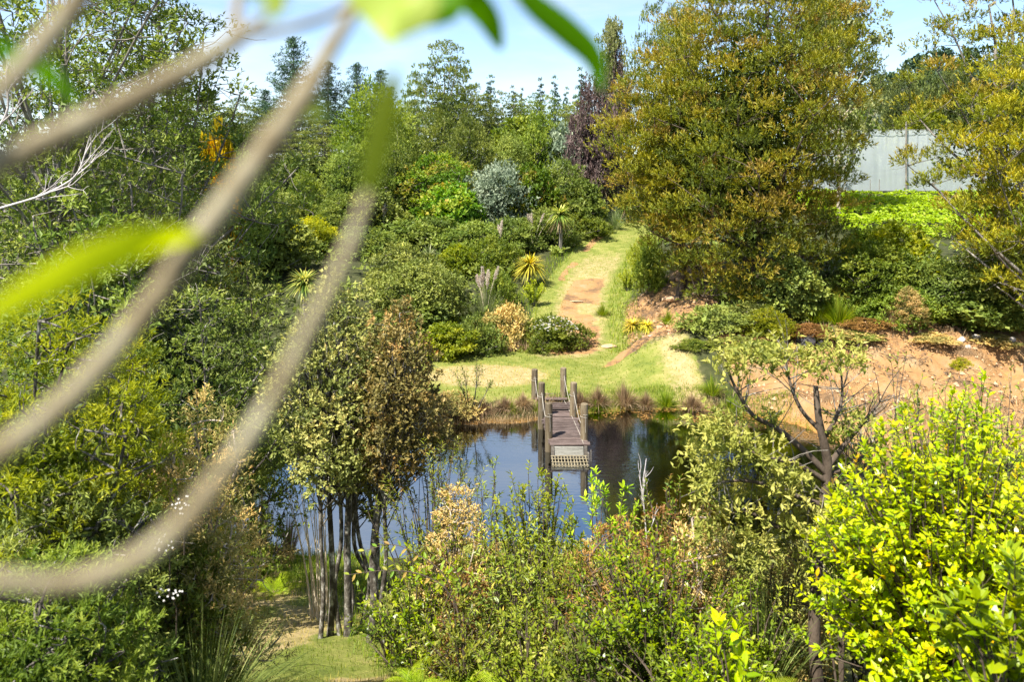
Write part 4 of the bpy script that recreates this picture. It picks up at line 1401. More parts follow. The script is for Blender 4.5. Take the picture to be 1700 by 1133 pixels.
tussock('flax_clump', 'dry yellow grass clump beside the feathery olive-brown shrub', 'flax', gx(1482, 41.6), 41.6, .7, .8, 300, 'grass_dry', .02, 1.0, GRN)

# ------------------------------------------------------------------ big golden conifers on the right
def golden_tree(px, Y, y_foot, y_top, half_px, prof, K, label, seed, mat, ntuft=30, nleaf=10, lean=(0, 0), cl=(.55, .95), inner=.45, share=.6, L=.19, W=.048, bark='bark_brown', sinkz=.3, lump=.18, bow=0.0, tv=.28, dense=0):
    rng = np.random.default_rng(seed)
    Y = ym(Y)
    x = gx(px, Y)
    z0 = gh(x, Y) - sinkz
    R = half_px / PX_F * Y
    zb_, zt_ = gz(y_foot, Y) - z0, gz(y_top, Y) - z0
    C = envelope(prof, R, zb_, zt_, K, rng, inner=inner, lump=lump)
    f = np.clip((C[:, 2] - zb_) / (zt_ - zb_), 0, 1)[:, None]
    C[:, :2] += np.array(lean) * f
    C[:, 0] += bow * np.sin(np.pi * np.clip(f[:, 0] * 1.15, 0, 1))
    rt = root('golden_conifer', (x, Y, z0), label, 'conifer', 'golden-green conifers on the right')
    tr, cr = Geo(), Geo()
    skeleton(tr, np.zeros(3), C, .014 * zt_ + .04, rng, lean=np.array(lean) * .8, share=share, twigs=2, twig_len=.8, sides=6)
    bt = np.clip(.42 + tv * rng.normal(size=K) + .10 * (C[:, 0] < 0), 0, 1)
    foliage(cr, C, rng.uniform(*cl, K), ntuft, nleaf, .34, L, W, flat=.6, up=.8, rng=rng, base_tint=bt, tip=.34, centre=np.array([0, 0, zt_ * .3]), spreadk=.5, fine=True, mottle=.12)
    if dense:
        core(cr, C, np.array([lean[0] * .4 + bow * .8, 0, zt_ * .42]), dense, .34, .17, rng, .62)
    link('trunk', tr.mesh('trunk', [MATS[bark]], True), rt)
    link('crown', cr.mesh('crown', [MATS[mat]]), rt, kind='stuff')
    return rt


golden_tree(1262, 48, 540, -130, 164, [(0, .25), (.07, .45), (.16, .72), (.34, 1), (.57, .95), (.70, .86), (.80, .68), (.92, .42), (1, .1)], 430,
            'huge golden-green conifer filling the right centre behind the pond', 61, 'leaf_totara', lean=(.5, 0), bow=-1.7, lump=.2, inner=.3, cl=(.75, 1.3), ntuft=42, tv=.36, dense=16000)
golden_tree(1130, 52, 370, 100, 80, EGG, 80, 'yellower conifer merging with the left side of the huge one, by the track', 62, 'leaf_totara_gold', lump=.22, cl=(.7, 1.2), ntuft=36, dense=4000)
golden_tree(1650, 45, 470, -130, 100, TALL, 120, 'open golden conifer standing before the netting at right', 63, 'leaf_totara', inner=.12, cl=(.6, 1.1), lump=.35, ntuft=34, bark='bark_grey', share=.95, dense=1500)
golden_tree(1712, 38, 480, 40, 125, EGG, 120, 'golden conifer with drooping boughs cut by the right photo edge', 64, 'leaf_totara_gold', inner=.2, cl=(.5, .95), lump=.35, bark='bark_grey', share=.95)

# ------------------------------------------------------------------ near bushes and trees
def near_bush(name, label, cat, px, Y, top, width, mat, K, cl, ntuft, nleaf, tuft, L, W, prof=DOME, z_low=.0, flat=.8, up=.6, bark='bark_brown', group='bushes in the near thicket',
              inner=.35, share=.5, twigs=2, spreadk=.8, seed=None, lump=.2, stems=1, detail=0, skel=True, tip=.25):
    rng = np.random.default_rng(seed or int(px * 3 + top))
    Y = ym(Y)
    x = gx(px, Y)
    z0 = gh(x, Y) - .05
    H = gz(top, Y) - z0
    R = width / 2 / PX_F * Y
    C = envelope(prof, R, H * z_low, H * .96, K, rng, inner=inner, lump=lump)
    rt = root(name, (x, Y, z0), label, cat, group)
    tr, cr = Geo(), Geo()
    if skel:
        skeleton(tr, np.zeros(3), C, .012 * H + .012, rng, share=share, twigs=twigs, twig_len=R * .28, sides=5)
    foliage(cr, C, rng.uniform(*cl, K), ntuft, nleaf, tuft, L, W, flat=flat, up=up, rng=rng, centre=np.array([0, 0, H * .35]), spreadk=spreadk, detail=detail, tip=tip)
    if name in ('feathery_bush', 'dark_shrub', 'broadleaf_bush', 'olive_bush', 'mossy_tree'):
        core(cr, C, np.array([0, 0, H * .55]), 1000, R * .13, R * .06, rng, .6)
    link('branches', tr.mesh('branches', [MATS[bark]], True), rt)
    link('crown', cr.mesh('crown', [MATS[mat]]), rt, kind='stuff')
    return rt


LEFT = 'thicket on the left'
# tall left tree
near_bush('tall_tree', 'tall dark tree with sky showing through its crown at the left photo edge', 'tree', 95, 19, -330, 560, 'leaf_mid', 360, (.35, .65), 19, 8, .2, .14, .05,
          prof=[(0, .5), (.3, .85), (.6, 1), (.8, .8), (1, .3)], z_low=.25, bark='bark_grey', group=LEFT, inner=.1, share=.8, twigs=2, seed=71, lump=.25)
near_bush('tall_tree', 'dark tree with long arching leafy twigs against the sky, right of the tall left tree', 'tree', 255, 22, -60, 330, 'leaf_mid', 190, (.35, .6), 22, 8, .22, .16, .05,
          prof=TALL, z_low=.15, bark='bark_grey', group=LEFT, inner=.15, share=.9, twigs=3, seed=72, lump=.3)
near_bush('mossy_tree', 'low dark tree with grey lichen-covered twigs below the tall left tree', 'tree', 190, 17, 170, 330, 'leaf_olive', 130, (.3, .55), 18, 7, .2, .12, .04,
          prof=ROUND, z_low=.15, bark='bark_grey', group=LEFT, inner=.15, share=.9, twigs=4, seed=73, lump=.3)
near_bush('broadleaf_bush', 'dark glossy broadleaf bush beneath the lichen-covered tree', 'bush', 150, 15, 330, 330, 'leaf_mid', 110, (.28, .45), 16, 7, .18, .14, .05,
          prof=DOME, z_low=.2, bark='bark_grey', group=LEFT, seed=74)
near_bush('broadleaf_bush', 'dark bush between the grey diagonal branches at left', 'bush', 300, 16, 380, 280, 'leaf_dark', 130, (.25, .45), 18, 7, .18, .11, .04,
          prof=DOME, z_low=.2, bark='bark_grey', group=LEFT, seed=75)
near_bush('olive_bush', 'rounded yellow-olive bush left of the bare tall trees', 'bush', 415, 19, 432, 170, 'leaf_olive', 110, (.28, .45), 22, 8, .18, .08, .028, z_low=.2, group=LEFT, seed=76)
near_bush('feathery_bush', 'feathery yellow-green bush at the left edge under the big yellow leaf', 'bush', 75, 6.4, 480, 330, 'leaf_lime', 190, (.10, .19), 14, 11, .07, .052, .011, prof=TALL, z_low=.3, group=LEFT, seed=77, spreadk=.9, bark='bark_dark')
near_bush('feathery_bush', 'feathery golden sprays right of the yellow-green left bush', 'bush', 215, 7.4, 520, 120, 'leaf_lime', 80, (.10, .19), 16, 12, .07, .055, .011, prof=TALL, z_low=.3, group=LEFT, seed=78, bark='bark_dark')
near_bush('dark_shrub', 'dark small-leaved shrub with bright new shoots in the left middle', 'shrub', 345, 12.5, 480, 250, 'leaf_mid', 190, (.18, .32), 17, 9, .12, .065, .026, prof=DOME, z_low=.2, group=LEFT, seed=79, bark='bark_dark')
near_bush('dark_shrub', 'dark fine-leaved shrub below the feathery yellow-green bush', 'shrub', 160, 6.9, 690, 300, 'leaf_olive', 210, (.11, .2), 14, 10, .07, .048, .011, prof=DOME, z_low=.1, group=LEFT, seed=80, bark='bark_dark')
near_bush('heath_shrub', 'tawny heath shrub with pale brown twigs beside the pond at left', 'shrub', 345, 7.9, 640, 170, 'leaf_heath', 150, (.11, .2), 15, 10, .09, .045, .009, prof=DOME, z_low=.1, group=LEFT, seed=81, up=1.2, bark='bark_pale')
near_bush('heath_shrub', 'pinkish-brown heath shrub in front of the dark shrub at left', 'shrub', 290, 7.0, 735, 170, 'leaf_heath', 140, (.10, .18), 15, 10, .08, .045, .010, prof=DOME, z_low=.1, group=LEFT, seed=82, up=1.2, bark='bark_pale')
near_bush('dark_shrub', 'dark olive shrub overhanging the pond water at left', 'shrub', 395, 14, 690, 120, 'leaf_olive', 80, (.16, .28), 18, 10, .12, .055, .018, prof=ROUND, z_low=.62, group=LEFT, seed=83)
near_bush('feathery_bush', 'green needle-leaved bush in the lower left corner', 'bush', 80, 5.1, 930, 330, 'leaf_green', 170, (.08, .15), 14, 12, .07, .045, .010, prof=DOME, z_low=.1, group=LEFT, seed=84, bark='bark_dark')
near_bush('feathery_bush', 'shaded olive needle-leaved bush above the corner bush at left', 'bush', 120, 6.0, 800, 330, 'leaf_olive', 170, (.09, .17), 14, 11, .07, .048, .010, prof=DOME, z_low=.1, group=LEFT, seed=85, bark='bark_dark')
near_bush('shade_shrub', 'dark green shrub behind the sedge beside the near path', 'shrub', 310, 6.9, 905, 150, 'leaf_green', 110, (.10, .18), 18, 10, .08, .05, .013, prof=DOME, z_low=.05, group=LEFT, seed=86)
near_bush('shade_shrub', 'fresh green fern-like shrub at the far left bend of the near path', 'shrub', 400, 15, 930, 90, 'leaf_green', 70, (.14, .24), 18, 9, .12, .08, .03, prof=DOME, z_low=.02, group=LEFT, seed=87)
near_bush('shade_shrub', 'low dull shrub on the near pond shore left of the pale whips', 'shrub', 440, 16, 930, 70, 'leaf_heath', 60, (.14, .24), 16, 8, .12, .07, .02, prof=DOME, z_low=.02, group=LEFT, seed=88)
# small white blossoms among the left shrubs
for px, py, Y, lab in [(272, 905, 6.0, 'upper spray of small white flowers in the dark shrub by the path'), (283, 985, 5.8, 'lower spray of small white flowers beside the sedge'), (297, 838, 6.2, 'spray of small white flowers on the tawny heath shrub')]:
    rngf = np.random.default_rng(int(py))
    c0 = at(px, py, Y)
    rt = root('flower_spray', c0 - [0, -.1, .35], lab, 'flowers', 'white flower sprays at left')
    g = Geo()
    tube(g, [(0, 0, -.1), (.02, -.04, .2), (0, -.1, .35)], [.006, .005, .003], 4)
    link('stem', g.mesh('stem', [MATS['bark_brown']]), rt)
    g = Geo()
    for q in range(16):
        c = np.array([0, -.1, .35]) + rngf.normal(size=3) * [.045, .03, .035]
        th = np.arange(5) * 1.2566
        D = np.stack([np.cos(th), np.sin(th) * .3 - .3, np.sin(th)], 1)
        leaves(g, np.repeat(c[None], 5, 0), D, np.repeat(np.array([[0, -1, .5]]), 5, 0), .010, .008, rngf.random(5))
    link('petals', g.mesh('petals', [MATS['petal']]), rt, kind='stuff')

# pale dead twigs in the upper left, held up by the tall left tree's side
def twig_tree(geo, pts, r0, rng, depth=3, spread_=.55, n_side=5, length=.5):
    tube(geo, pts, np.linspace(r0, r0 * .4, len(pts)), 5)
    if depth == 0:
        return
    for k in range(n_side):
        i = int(rng.integers(len(pts) // 4, len(pts)))
        i = min(i, len(pts) - 1)
        tan = unit(pts[i] - pts[max(i - 1, 0)])
        d = unit(tan + rng.normal(size=3) * spread_ * [1, .5, 1] + np.array([0, 0, .35]))
        e = pts[i] + d * length * rng.uniform(.5, 1.1)
        m = (pts[i] + e) / 2 + rng.normal(size=3) * length * .08
        twig_tree(geo, bez(pts[i], m, e, 5), r0 * .55, rng, depth - 1, spread_, max(2, n_side - 2), length * .55)


rng = np.random.default_rng(91)
for pts, lab in [([(-40, 360), (0, 346), (60, 328), (100, 310), (130, 285), (150, 225)], 'pale bare dead twigs reaching in from the left edge, below the big blurred branch'),
                 ([(-30, 250), (10, 190), (15, 150), (40, 120)], 'pale bare dead twig at the upper left edge, above the big blurred branch')]:
    Y = 11.0
    P = spline([at(a, b, Y) for a, b in pts], 4)
    rt = root('dead_branch', P[0], lab, 'dead branch', 'pale dead twigs at left')
    g = Geo()
    twig_tree(g, P - P[0], .022, rng, 3, .5, 6, .55)
    link('twigs', g.mesh('twigs', [MATS['bark_dead']], True), rt)

# slender multi-stemmed trees at the near pond shore
def stem_tree(label, px, Y, crown_px, half_px, y_top, y_low, stems, mat, bark, seed, K, prof=EGG, name='slender_tree'):
    rng = np.random.default_rng(seed)
    Y = ym(Y)
    x = gx(px, Y)
    z0 = gh(x, Y) - .05
    rt = root(name, (x, Y, z0), label, 'tree', 'slender trees on the near shore')
    R = half_px / PX_F * Y
    C = envelope(prof, R, gz(y_low, Y) - z0, gz(y_top, Y) - z0, K, rng, inner=.2, lump=.22)
    C[:, 0] += gx(crown_px, Y) - x
    zt = C[:, 2].max()
    tips = []
    for k, (sx, r, w) in enumerate(stems):
        dx = gx(sx, Y) - x
        g = Geo()
        dy = rng.normal() * .18
        ex = gx(crown_px, Y) - x + (sx - px) / PX_F * Y * 1.3 + rng.normal() * .1
        p = spline([(dx, dy, 0), (dx + rng.normal() * .05 + w * 2, dy, zt * .14), (dx + rng.normal() * .07 - w, dy, zt * .28), (dx * .8 + ex * .2 + rng.normal() * .09, dy, zt * .5), (ex * .7 + dx * .3, dy * .5, zt * .72), (ex, 0, zt * .92)], 5)
        tube(g, p, np.interp(np.linspace(0, 1, len(p)), [0, .05, .5, 1], [r * 1.25, r, r * .8, r * .2]), 8)
        link('trunk', g.mesh('trunk', [MATS[bark]], True), rt)
        tips.append(p)
    g = Geo()
    for c in C:
        p = tips[int(rng.integers(len(tips)))]
        i = int(np.clip(np.searchsorted(p[:, 2], c[2] * .72), 3, len(p) - 2))
        tube(g, bez(p[i], (p[i] + c) / 2 + [0, 0, -.05], c, 5), np.linspace(.014, .005, 5), 4)
        for _ in range(2):
            e = c + unit(rng.normal(size=3) + [0, 0, .4]) * .22
            tube(g, [c, (c + e) / 2, e], [.005, .004, .002], 3)
    link('limbs', g.mesh('limbs', [MATS[bark]]), rt)
    g = Geo()
    foliage(g, C, rng.uniform(.17, .3, len(C)), 16, 10, .1, .060, .028, flat=.9, up=.6, rng=rng, centre=np.array([gx(crown_px, Y) - x, 0, zt * .55]), spreadk=.8)
    link('crown', g.mesh('crown', [MATS[mat]]), rt, kind='stuff')


stem_tree('slender tree with several dark trunks and an olive crown in front of the pond', 575, 12.2, 556, 96, 472, 800,
          [(534, .040, .02), (546, .055, .04), (562, .042, -.04), (577, .068, -.03), (594, .040, .05)], 'leaf_kanuka', 'bark_dark', 101, 210)
stem_tree('slender tree with one pale-barked trunk and a bronze-brown crown in front of the pond', 625, 12.0, 662, 74, 512, 790,
          [(617, .075, .02), (633, .034, .05), (646, .04, -.05)], 'leaf_bronze', 'bark_dark', 102, 150)
stem_tree('dark slender tree behind the pale-barked one, filling between the two crowns', 602, 13.2, 612, 80, 560, 830,
          [(588, .036, .03), (606, .045, .04), (628, .036, -.05)], 'leaf_kanuka', 'bark_dark', 103, 130)

# stems, twigs and leaves for the near shrubs
LEAF_TEMPLATES = {}


def leaf_template(mat, k):
    key = (mat, k)
    if key not in LEAF_TEMPLATES:
        g = Geo()
        leaves(g, np.zeros((1, 3)), np.array([[0, 1.0, 0]]), np.array([[0, 0, 1.0]]), 1.0, 1.0, (k + .5) / 8, 1, .10 + .05 * (k % 3))
        # flatten the keel: the template is one unit wide and long, the width is scaled on placing
        V = g.V[0]
        V[:, 2] *= .55
        LEAF_TEMPLATES[key] = make_mesh('leaf', V, g.T[0], [MATS[mat]], g.A[0], False)
    return LEAF_TEMPLATES[key]


def place_leaves(rt, mat, P, D, N, L, W, tint, n_single, stuff_name='leaves', detail=1, droop=.14, only_view=True):
    """The leaves that show largest become objects of their own, the rest one mass."""
    n = len(P)
    L = np.broadcast_to(np.asarray(L, float), (n,))
    W = np.broadcast_to(np.asarray(W, float), (n,))
    tint = np.broadcast_to(np.asarray(tint, float), (n,))
    D, S, N = ortho(D, N)
    base = np.array(rt.location)
    G = P + base + D * (L * .5)[:, None]
    view = G - np.array([0, 0, CAM_Z])
    dist = np.linalg.norm(view, axis=1)
    px = PX_CX + G[:, 0] / G[:, 1] * PX_F
    py = PX_HY - (G[:, 2] - CAM_Z) / G[:, 1] * PX_F
    inside = (px > 5) & (px < 1695) & (py > 5) & (py < 1128)
    # in front: how far towards the camera from the mass's middle
    front = np.median(dist) - dist
    score = inside * (1.0 + np.abs((N * unit(view)).sum(1))) * L / dist * (1.2 + np.clip(front / (np.std(dist) + 1e-6), -1, 1))
    idx = np.argsort(-score)[:n_single]
    single = np.zeros(n, bool)
    single[idx] = True
    g = Geo()
    m = ~single
    leaves(g, P[m], D[m], N[m], L[m], W[m], tint[m], 2 if detail == 1 else detail, droop)
    if m.any():
        link(stuff_name, g.mesh(stuff_name, [MATS[mat]]), rt, kind='stuff')
    for i in idx:
        o = link('leaf', leaf_template(mat, int(np.clip(tint[i] * 8, 0, 7))), rt)
        M = Matrix.Identity(4)
        for r in range(3):
            M[r][0], M[r][1], M[r][2], M[r][3] = -S[i][r] * W[i], D[i][r] * L[i], N[i][r] * L[i], P[i][r]
        o.matrix_local = M


def stem_shrub(name, label, cat, px, Y, top, width, mat, n_stem, n_twig, n_leaf, L, W, bark='bark_brown', group='bushes in the near thicket', singles=0, seed=None, droop=.14,
               twig=.3, upright=.5, whorl=0.0, dome=.5, rough_top=.12, skirt=.0, detail=1, tint0=.1, tint1=.8, stem_r=.012, low=.35, z=None, fx=1.0):
    rng = np.random.default_rng(seed or int(px * 7 + top))
    Y = ym(Y)
    x = gx(px, Y)
    z0 = (gh(x, Y) if z is None else z) - .04
    H = gz(top, Y) - z0
    R = width / 2 / PX_F * Y
    rt = root(name, (x, Y, z0), label, cat, group)
    g = Geo()
    tw_s, tw_d, tw_l, tw_t = [], [], [], []
    for k in range(n_stem):
        a, q = rng.random() * 6.283, np.sqrt((k + rng.random()) / n_stem)
        e = np.array([np.cos(a) * R * q, np.sin(a) * R * q * fx, H * (1 - dome * q * q) * rng.uniform(1 - rough_top, 1.0)])
        if rng.random() < skirt:
            e = e * [1.02, 1.02, rng.uniform(.35, .9)]
        s0 = np.array([np.cos(a) * .1 * R, np.sin(a) * .1 * R, 0])
        c1 = np.array([e[0] * .35, e[1] * .35, e[2] * .62]) + rng.normal(size=3) * .04 * H
        s = bez(s0, c1, e, 9)
        tube(g, s[::2], np.linspace(stem_r * (1 + .12 * H), stem_r * .3, 5), 4)
        ts = np.concatenate([rng.uniform(low, .97, n_twig - 1), [1.0]])
        for t in ts:
            p = np.array([np.interp(t, np.linspace(0, 1, 9), s[:, i]) for i in range(3)])
            tan = unit(s[min(int(t * 8) + 1, 8)] - s[max(int(t * 8) - 1, 0)])
            d = unit(tan * (.4 if t < 1 else 1.5) + rng.normal(size=3) * .55 + UP * upright + unit(e * [1, 1, .2]) * .4)
            ln = twig * rng.uniform(.6, 1.2)
            tube(g, [p, p + d * ln], [stem_r * .4, stem_r * .18], 3)
            tw_s.append(p)
            tw_d.append(d)
            tw_l.append(ln)
    link('stems', g.mesh('stems', [MATS[bark]], True), rt)
    S0, Dd, Ll = np.array(tw_s), np.array(tw_d), np.array(tw_l)
    m = len(S0)
    ti = np.repeat(np.arange(m), n_leaf)
    j = np.tile(np.arange(n_leaf), m)
    t = (j + .6) / n_leaf
    t = t if whorl == 0 else 1 - (1 - t) * (1 - whorl)
    ang = j * 2.4 + rng.random(m)[ti] * 6.28 + rng.normal(size=len(ti)) * .3
    d = Dd[ti]
    s1 = unit(np.cross(d, UP + .01))
    s2 = np.cross(d, s1)
    rad = s1 * np.cos(ang)[:, None] + s2 * np.sin(ang)[:, None]
    P = S0[ti] + d * (Ll[ti] * t)[:, None]
    D = unit(rad * (1.0 - .45 * t)[:, None] + d * (.25 + .75 * t)[:, None] + .22 * rng.normal(size=P.shape))
    N = unit(d * .55 + UP * .75 - D * .1 + .2 * rng.normal(size=P.shape))
    sz = rng.uniform(.65, 1.15, len(P)) * (1 - .3 * (t > .85))
    hgt = P[:, 2] / H
    tn = np.clip(tint0 + (tint1 - tint0) * (.45 * t + .45 * rng.random(len(P)) + .25 * (hgt - .5)) + .12 * rng.normal(size=m)[ti], 0, .995)
    tn = np.where(rng.random(len(P)) < .012, .99, tn)
    place_leaves(rt, mat, P, D, N, L * sz, W * sz, tn, singles, detail=detail, droop=droop)
    return rt


# bright bush at the right and its neighbours
stem_shrub('bright_bush', 'big glossy yellow-green bush filling the lower right', 'bush', 1578, 6.2, 672, 440, 'leaf_glossy', 470, 9, 10, .074, .038, singles=300, seed=111, twig=.17, dome=.5, upright=.8, fx=.9, low=.12, rough_top=.28, skirt=.33, tint0=.2, tint1=.95)
stem_shrub('bright_bush', 'yellow-green bush with pale new leaves behind the big bright one, near the right edge', 'bush', 1625, 7.8, 632, 210, 'leaf_glossy', 60, 6, 9, .085, .036, singles=80, seed=112, twig=.25, dome=.4, upright=.8)
stem_shrub('glossy_plant', 'larger-leaved green plant in the lower right corner', 'plant', 1678, 4.4, 930, 190, 'leaf_glossy_green', 16, 5, 9, .115, .045, singles=120, seed=113, twig=.16, upright=.9, whorl=.4, dome=.35)
stem_shrub('sapling', 'thin dark-leaved sapling behind the top of the bright bush, against bare earth', 'sapling', 1478, 9.5, 570, 170, 'leaf_pruned', 12, 7, 8, .095, .032, singles=0, seed=114, twig=.28, bark='bark_dark', dome=.3, low=.55)
stem_shrub('sapling', 'leafy olive sapling left of the thin dark-leaved one, above the bright bush', 'sapling', 1425, 9.0, 640, 120, 'leaf_pruned', 14, 7, 8, .085, .03, seed=214, twig=.25, bark='bark_dark', dome=.35, low=.45)
stem_shrub('sapling', 'green leafy sapling between the two dark-leaved ones, above the bright bush', 'sapling', 1520, 8.8, 650, 120, 'leaf_lancet', 16, 7, 8, .085, .03, seed=215, twig=.25, bark='bark_dark', dome=.35, low=.45)
stem_shrub('sapling', 'olive sapling between the dark-leaved one and the right photo edge', 'sapling', 1622, 9.2, 632, 120, 'leaf_pruned', 14, 7, 8, .085, .03, seed=216, twig=.25, bark='bark_dark', dome=.35, low=.45)
stem_shrub('sapling', 'dark-leaved sapling right of the thin one, against bare earth', 'sapling', 1565, 9.8, 606, 140, 'leaf_pruned', 12, 7, 8, .095, .032, singles=0, seed=115, twig=.28, bark='bark_dark', dome=.3, low=.55)
stem_shrub('sapling', 'olive sapling at the right photo edge above the bright bush', 'sapling', 1680, 9.5, 622, 130, 'leaf_pruned', 12, 7, 8, .095, .032, singles=0, seed=116, twig=.28, bark='bark_dark', dome=.3, low=.55)

# pruned tree with one cut-off trunk
rng = np.random.default_rng(121)
TY = 8.6
tb = at(1360, 1133, TY)
tb[2] = gh(tb[0], TY) - .05
pt = root('pruned_tree', tb, 'small pruned tree with a sawn-off trunk and side limbs behind the bright bush', 'tree')


def rel(px, py, dy=0.0):
    return at(px, py, TY + dy) - tb


g = Geo()
tk = spline([(0, 0, 0), rel(1352, 1060), rel(1356, 960), rel(1364, 860), rel(1374, 775), rel(1360, 700), rel(1354, 642)], 6)
tube(g, tk, np.interp(np.linspace(0, 1, len(tk)), [0, .3, .7, 1], [.072, .060, .050, .028]), 11, cap=True)
link('trunk', g.mesh('trunk', [MATS['bark_brown']], True), pt)
limbs = [([(1376, 790), (1330, 745), (1290, 712), (1250, 690), (1225, 652), (1210, 620)], .042, 0), ([(1378, 770), (1405, 735), (1435, 700), (1460, 668)], .035, .1),
         ([(1366, 730), (1385, 700), (1398, 660), (1395, 600)], .03, .15), ([(1372, 800), (1320, 770), (1270, 760), (1215, 735)], .035, -.35),
         ([(1366, 840), (1310, 820), (1250, 800), (1200, 800)], .035, -.4), ([(1362, 900), (1300, 880), (1240, 850), (1195, 860)], .033, -.3), ([(1366, 720), (1330, 680), (1310, 630), (1305, 590)], .028, .2),
         ([(1372, 790), (1420, 770), (1450, 740)], .026, .3), ([(1370, 820), (1420, 800), (1445, 760)], .024, .35)]
tips = []
for pts, r, dy in limbs:
    g = Geo()
    p = spline([rel(a, b, dy * i / (len(pts) - 1)) for i, (a, b) in enumerate(pts)], 4)
    tube(g, p, np.linspace(r, r * .3, len(p)), 7)
    link('limb', g.mesh('limb', [MATS['bark_brown']], True), pt)
    tips.append(p)
g = Geo()
for p in tips:
    for k in range(16):
        i = int(rng.integers(len(p) // 3, len(p)))
        e = p[i] + unit(rng.normal(size=3) * [.8, .6, .6] + [0, 0, .9]) * rng.uniform(.25, .6)
        tube(g, bez(p[i], (p[i] + e) / 2 + rng.normal(size=3) * .04, e, 4), np.linspace(.008, .003, 4), 3)
for k in range(40):     # bare twigs low in the middle
    s = rel(rng.uniform(1300, 1400), rng.uniform(740, 940), rng.uniform(-.2, .3))
    e = s + unit(rng.normal(size=3) + [-.6, 0, .2]) * rng.uniform(.3, .7)
    tube(g, bez(s, (s + e) / 2 + rng.normal(size=3) * .05, e, 4), np.linspace(.007, .003, 4), 3)
link('twigs', g.mesh('twigs', [MATS['bark_grey']]), pt)
C, n_c = [], 0
for (x0, x1, y0, y1, n_) in [(1190, 1300, 575, 645, 24), (1150, 1280, 700, 790, 36), (1160, 1340, 790, 900, 50), (1380, 1425, 575, 625, 9), (1290, 1360, 600, 640, 7), (1230, 1340, 880, 960, 20), (1340, 1400, 840, 960, 16), (1380, 1450, 690, 760, 8)]:
    for _ in range(n_):
        C.append(rel(rng.uniform(x0, x1), rng.uniform(y0, y1), rng.uniform(-.6, .3)))
C = np.array(C)
g = Geo()
foliage(g, C, rng.uniform(.10, .2, len(C)), 11, 8, .09, .062, .022, flat=.8, up=.7, rng=rng, spreadk=.9, detail=0)
link('crown', g.mesh('crown', [MATS['leaf_pruned']]), pt, kind='stuff')

# centre thicket, back to front
stem_shrub('lancet_shrub', 'green narrow-leaved shrub right of the slender trees', 'shrub', 715, 11.4, 728, 210, 'leaf_lancet', 40, 6, 10, .105, .026, seed=131, twig=.3, dome=.35, upright=.7, detail=0)
near_bush('straw_shrub', 'straw-brown seeding shrub in the middle of the thicket', 'shrub', 762, 10.6, 800, 110, 'leaf_straw', 90, (.09, .17), 18, 9, .07, .035, .014, prof=TALL, z_low=.2, bark='bark_pale', seed=132, up=.9)
stem_shrub('lancet_shrub', 'tall green shoots left of the jetty end, against the water', 'shrub', 812, 11.2, 752, 60, 'leaf_lancet', 9, 5, 8, .10, .025, seed=133, twig=.2, dome=.3, upright=1, detail=0)
stem_shrub('leafy_shrub', 'yellow-green leafy shrub just below the jetty', 'shrub', 892, 10.0, 782, 170, 'leaf_bright', 54, 6, 9, .09, .036, seed=134, twig=.22, dome=.4, upright=.8, detail=0)
stem_shrub('leafy_shrub', 'bright lime shrub with whorled leaves against the water right of the jetty', 'shrub', 1000, 10.6, 790, 130, 'leaf_fern', 15, 6, 9, .115, .036, seed=135, twig=.22, dome=.3, upright=1, whorl=.4, singles=60)
stem_shrub('leafy_shrub', 'mid-green leafy shrub in front of the straw-brown one', 'shrub', 850, 9.4, 862, 200, 'leaf_lancet', 56, 6, 9, .09, .034, seed=136, twig=.22, dome=.4, upright=.8, detail=0, skirt=.35, low=.15)
stem_shrub('leafy_shrub', 'green broad-leaved shrub left of the rusty fern patch', 'shrub', 690, 9.8, 920, 210, 'leaf_glossy_green', 34, 6, 8, .085, .034, seed=137, twig=.24, dome=.4, upright=.6, singles=60, skirt=.35, low=.15)
near_bush('rusty_shrub', 'rust-brown dead shrub in the centre of the thicket', 'shrub', 1020, 8.8, 872, 180, 'leaf_rust', 100, (.1, .18), 14, 8, .08, .045, .013, prof=DOME, z_low=.2, bark='bark_brown', seed=138, up=.8)
near_bush('rusty_shrub', 'rust-brown dead shrub right of the jetty foot, among the pink-leaved shoots', 'shrub', 1105, 8.6, 850, 130, 'leaf_rust', 60, (.09, .16), 14, 8, .08, .045, .014, prof=DOME, z_low=.25, bark='bark_brown', seed=338, up=.8)
near_bush('straw_shrub', 'tan twiggy shrub left of the olive twiggy shrub', 'shrub', 1165, 8.4, 842, 110, 'leaf_straw', 56, (.09, .16), 14, 8, .08, .04, .013, prof=TALL, z_low=.25, bark='bark_pale', seed=339, up=.9)
near_bush('rusty_shrub', 'small rust-brown dead patch below the straw-brown shrub', 'shrub', 775, 9.5, 960, 110, 'leaf_rust', 50, (.08, .15), 14, 8, .08, .04, .012, prof=DOME, z_low=.2, bark='bark_brown', seed=139, up=.8)
stem_shrub('redtip_shrub', 'shrub with pinkish young leaves below the dark tree reflection', 'shrub', 1130, 9.6, 792, 190, 'leaf_redtip', 26, 6, 9, .085, .03, seed=140, twig=.26, dome=.35, upright=.9, tint1=1.15, detail=0)
near_bush('olive_shrub', 'dull olive twiggy shrub between the pink-leaved shrub and the pruned tree', 'shrub', 1190, 9.0, 880, 190, 'leaf_kanuka', 110, (.1, .18), 14, 9, .08, .05, .016, prof=DOME, z_low=.15, bark='bark_brown', seed=141, up=.8)
stem_shrub('leafy_shrub', 'large yellow-green leafy shrub at the bottom centre right', 'shrub', 1090, 7.4, 910, 310, 'leaf_glossy_green', 130, 6, 9, .064, .029, seed=142, twig=.2, dome=.45, upright=.7, singles=150, tint0=.0, tint1=.7, skirt=.35, low=.15)
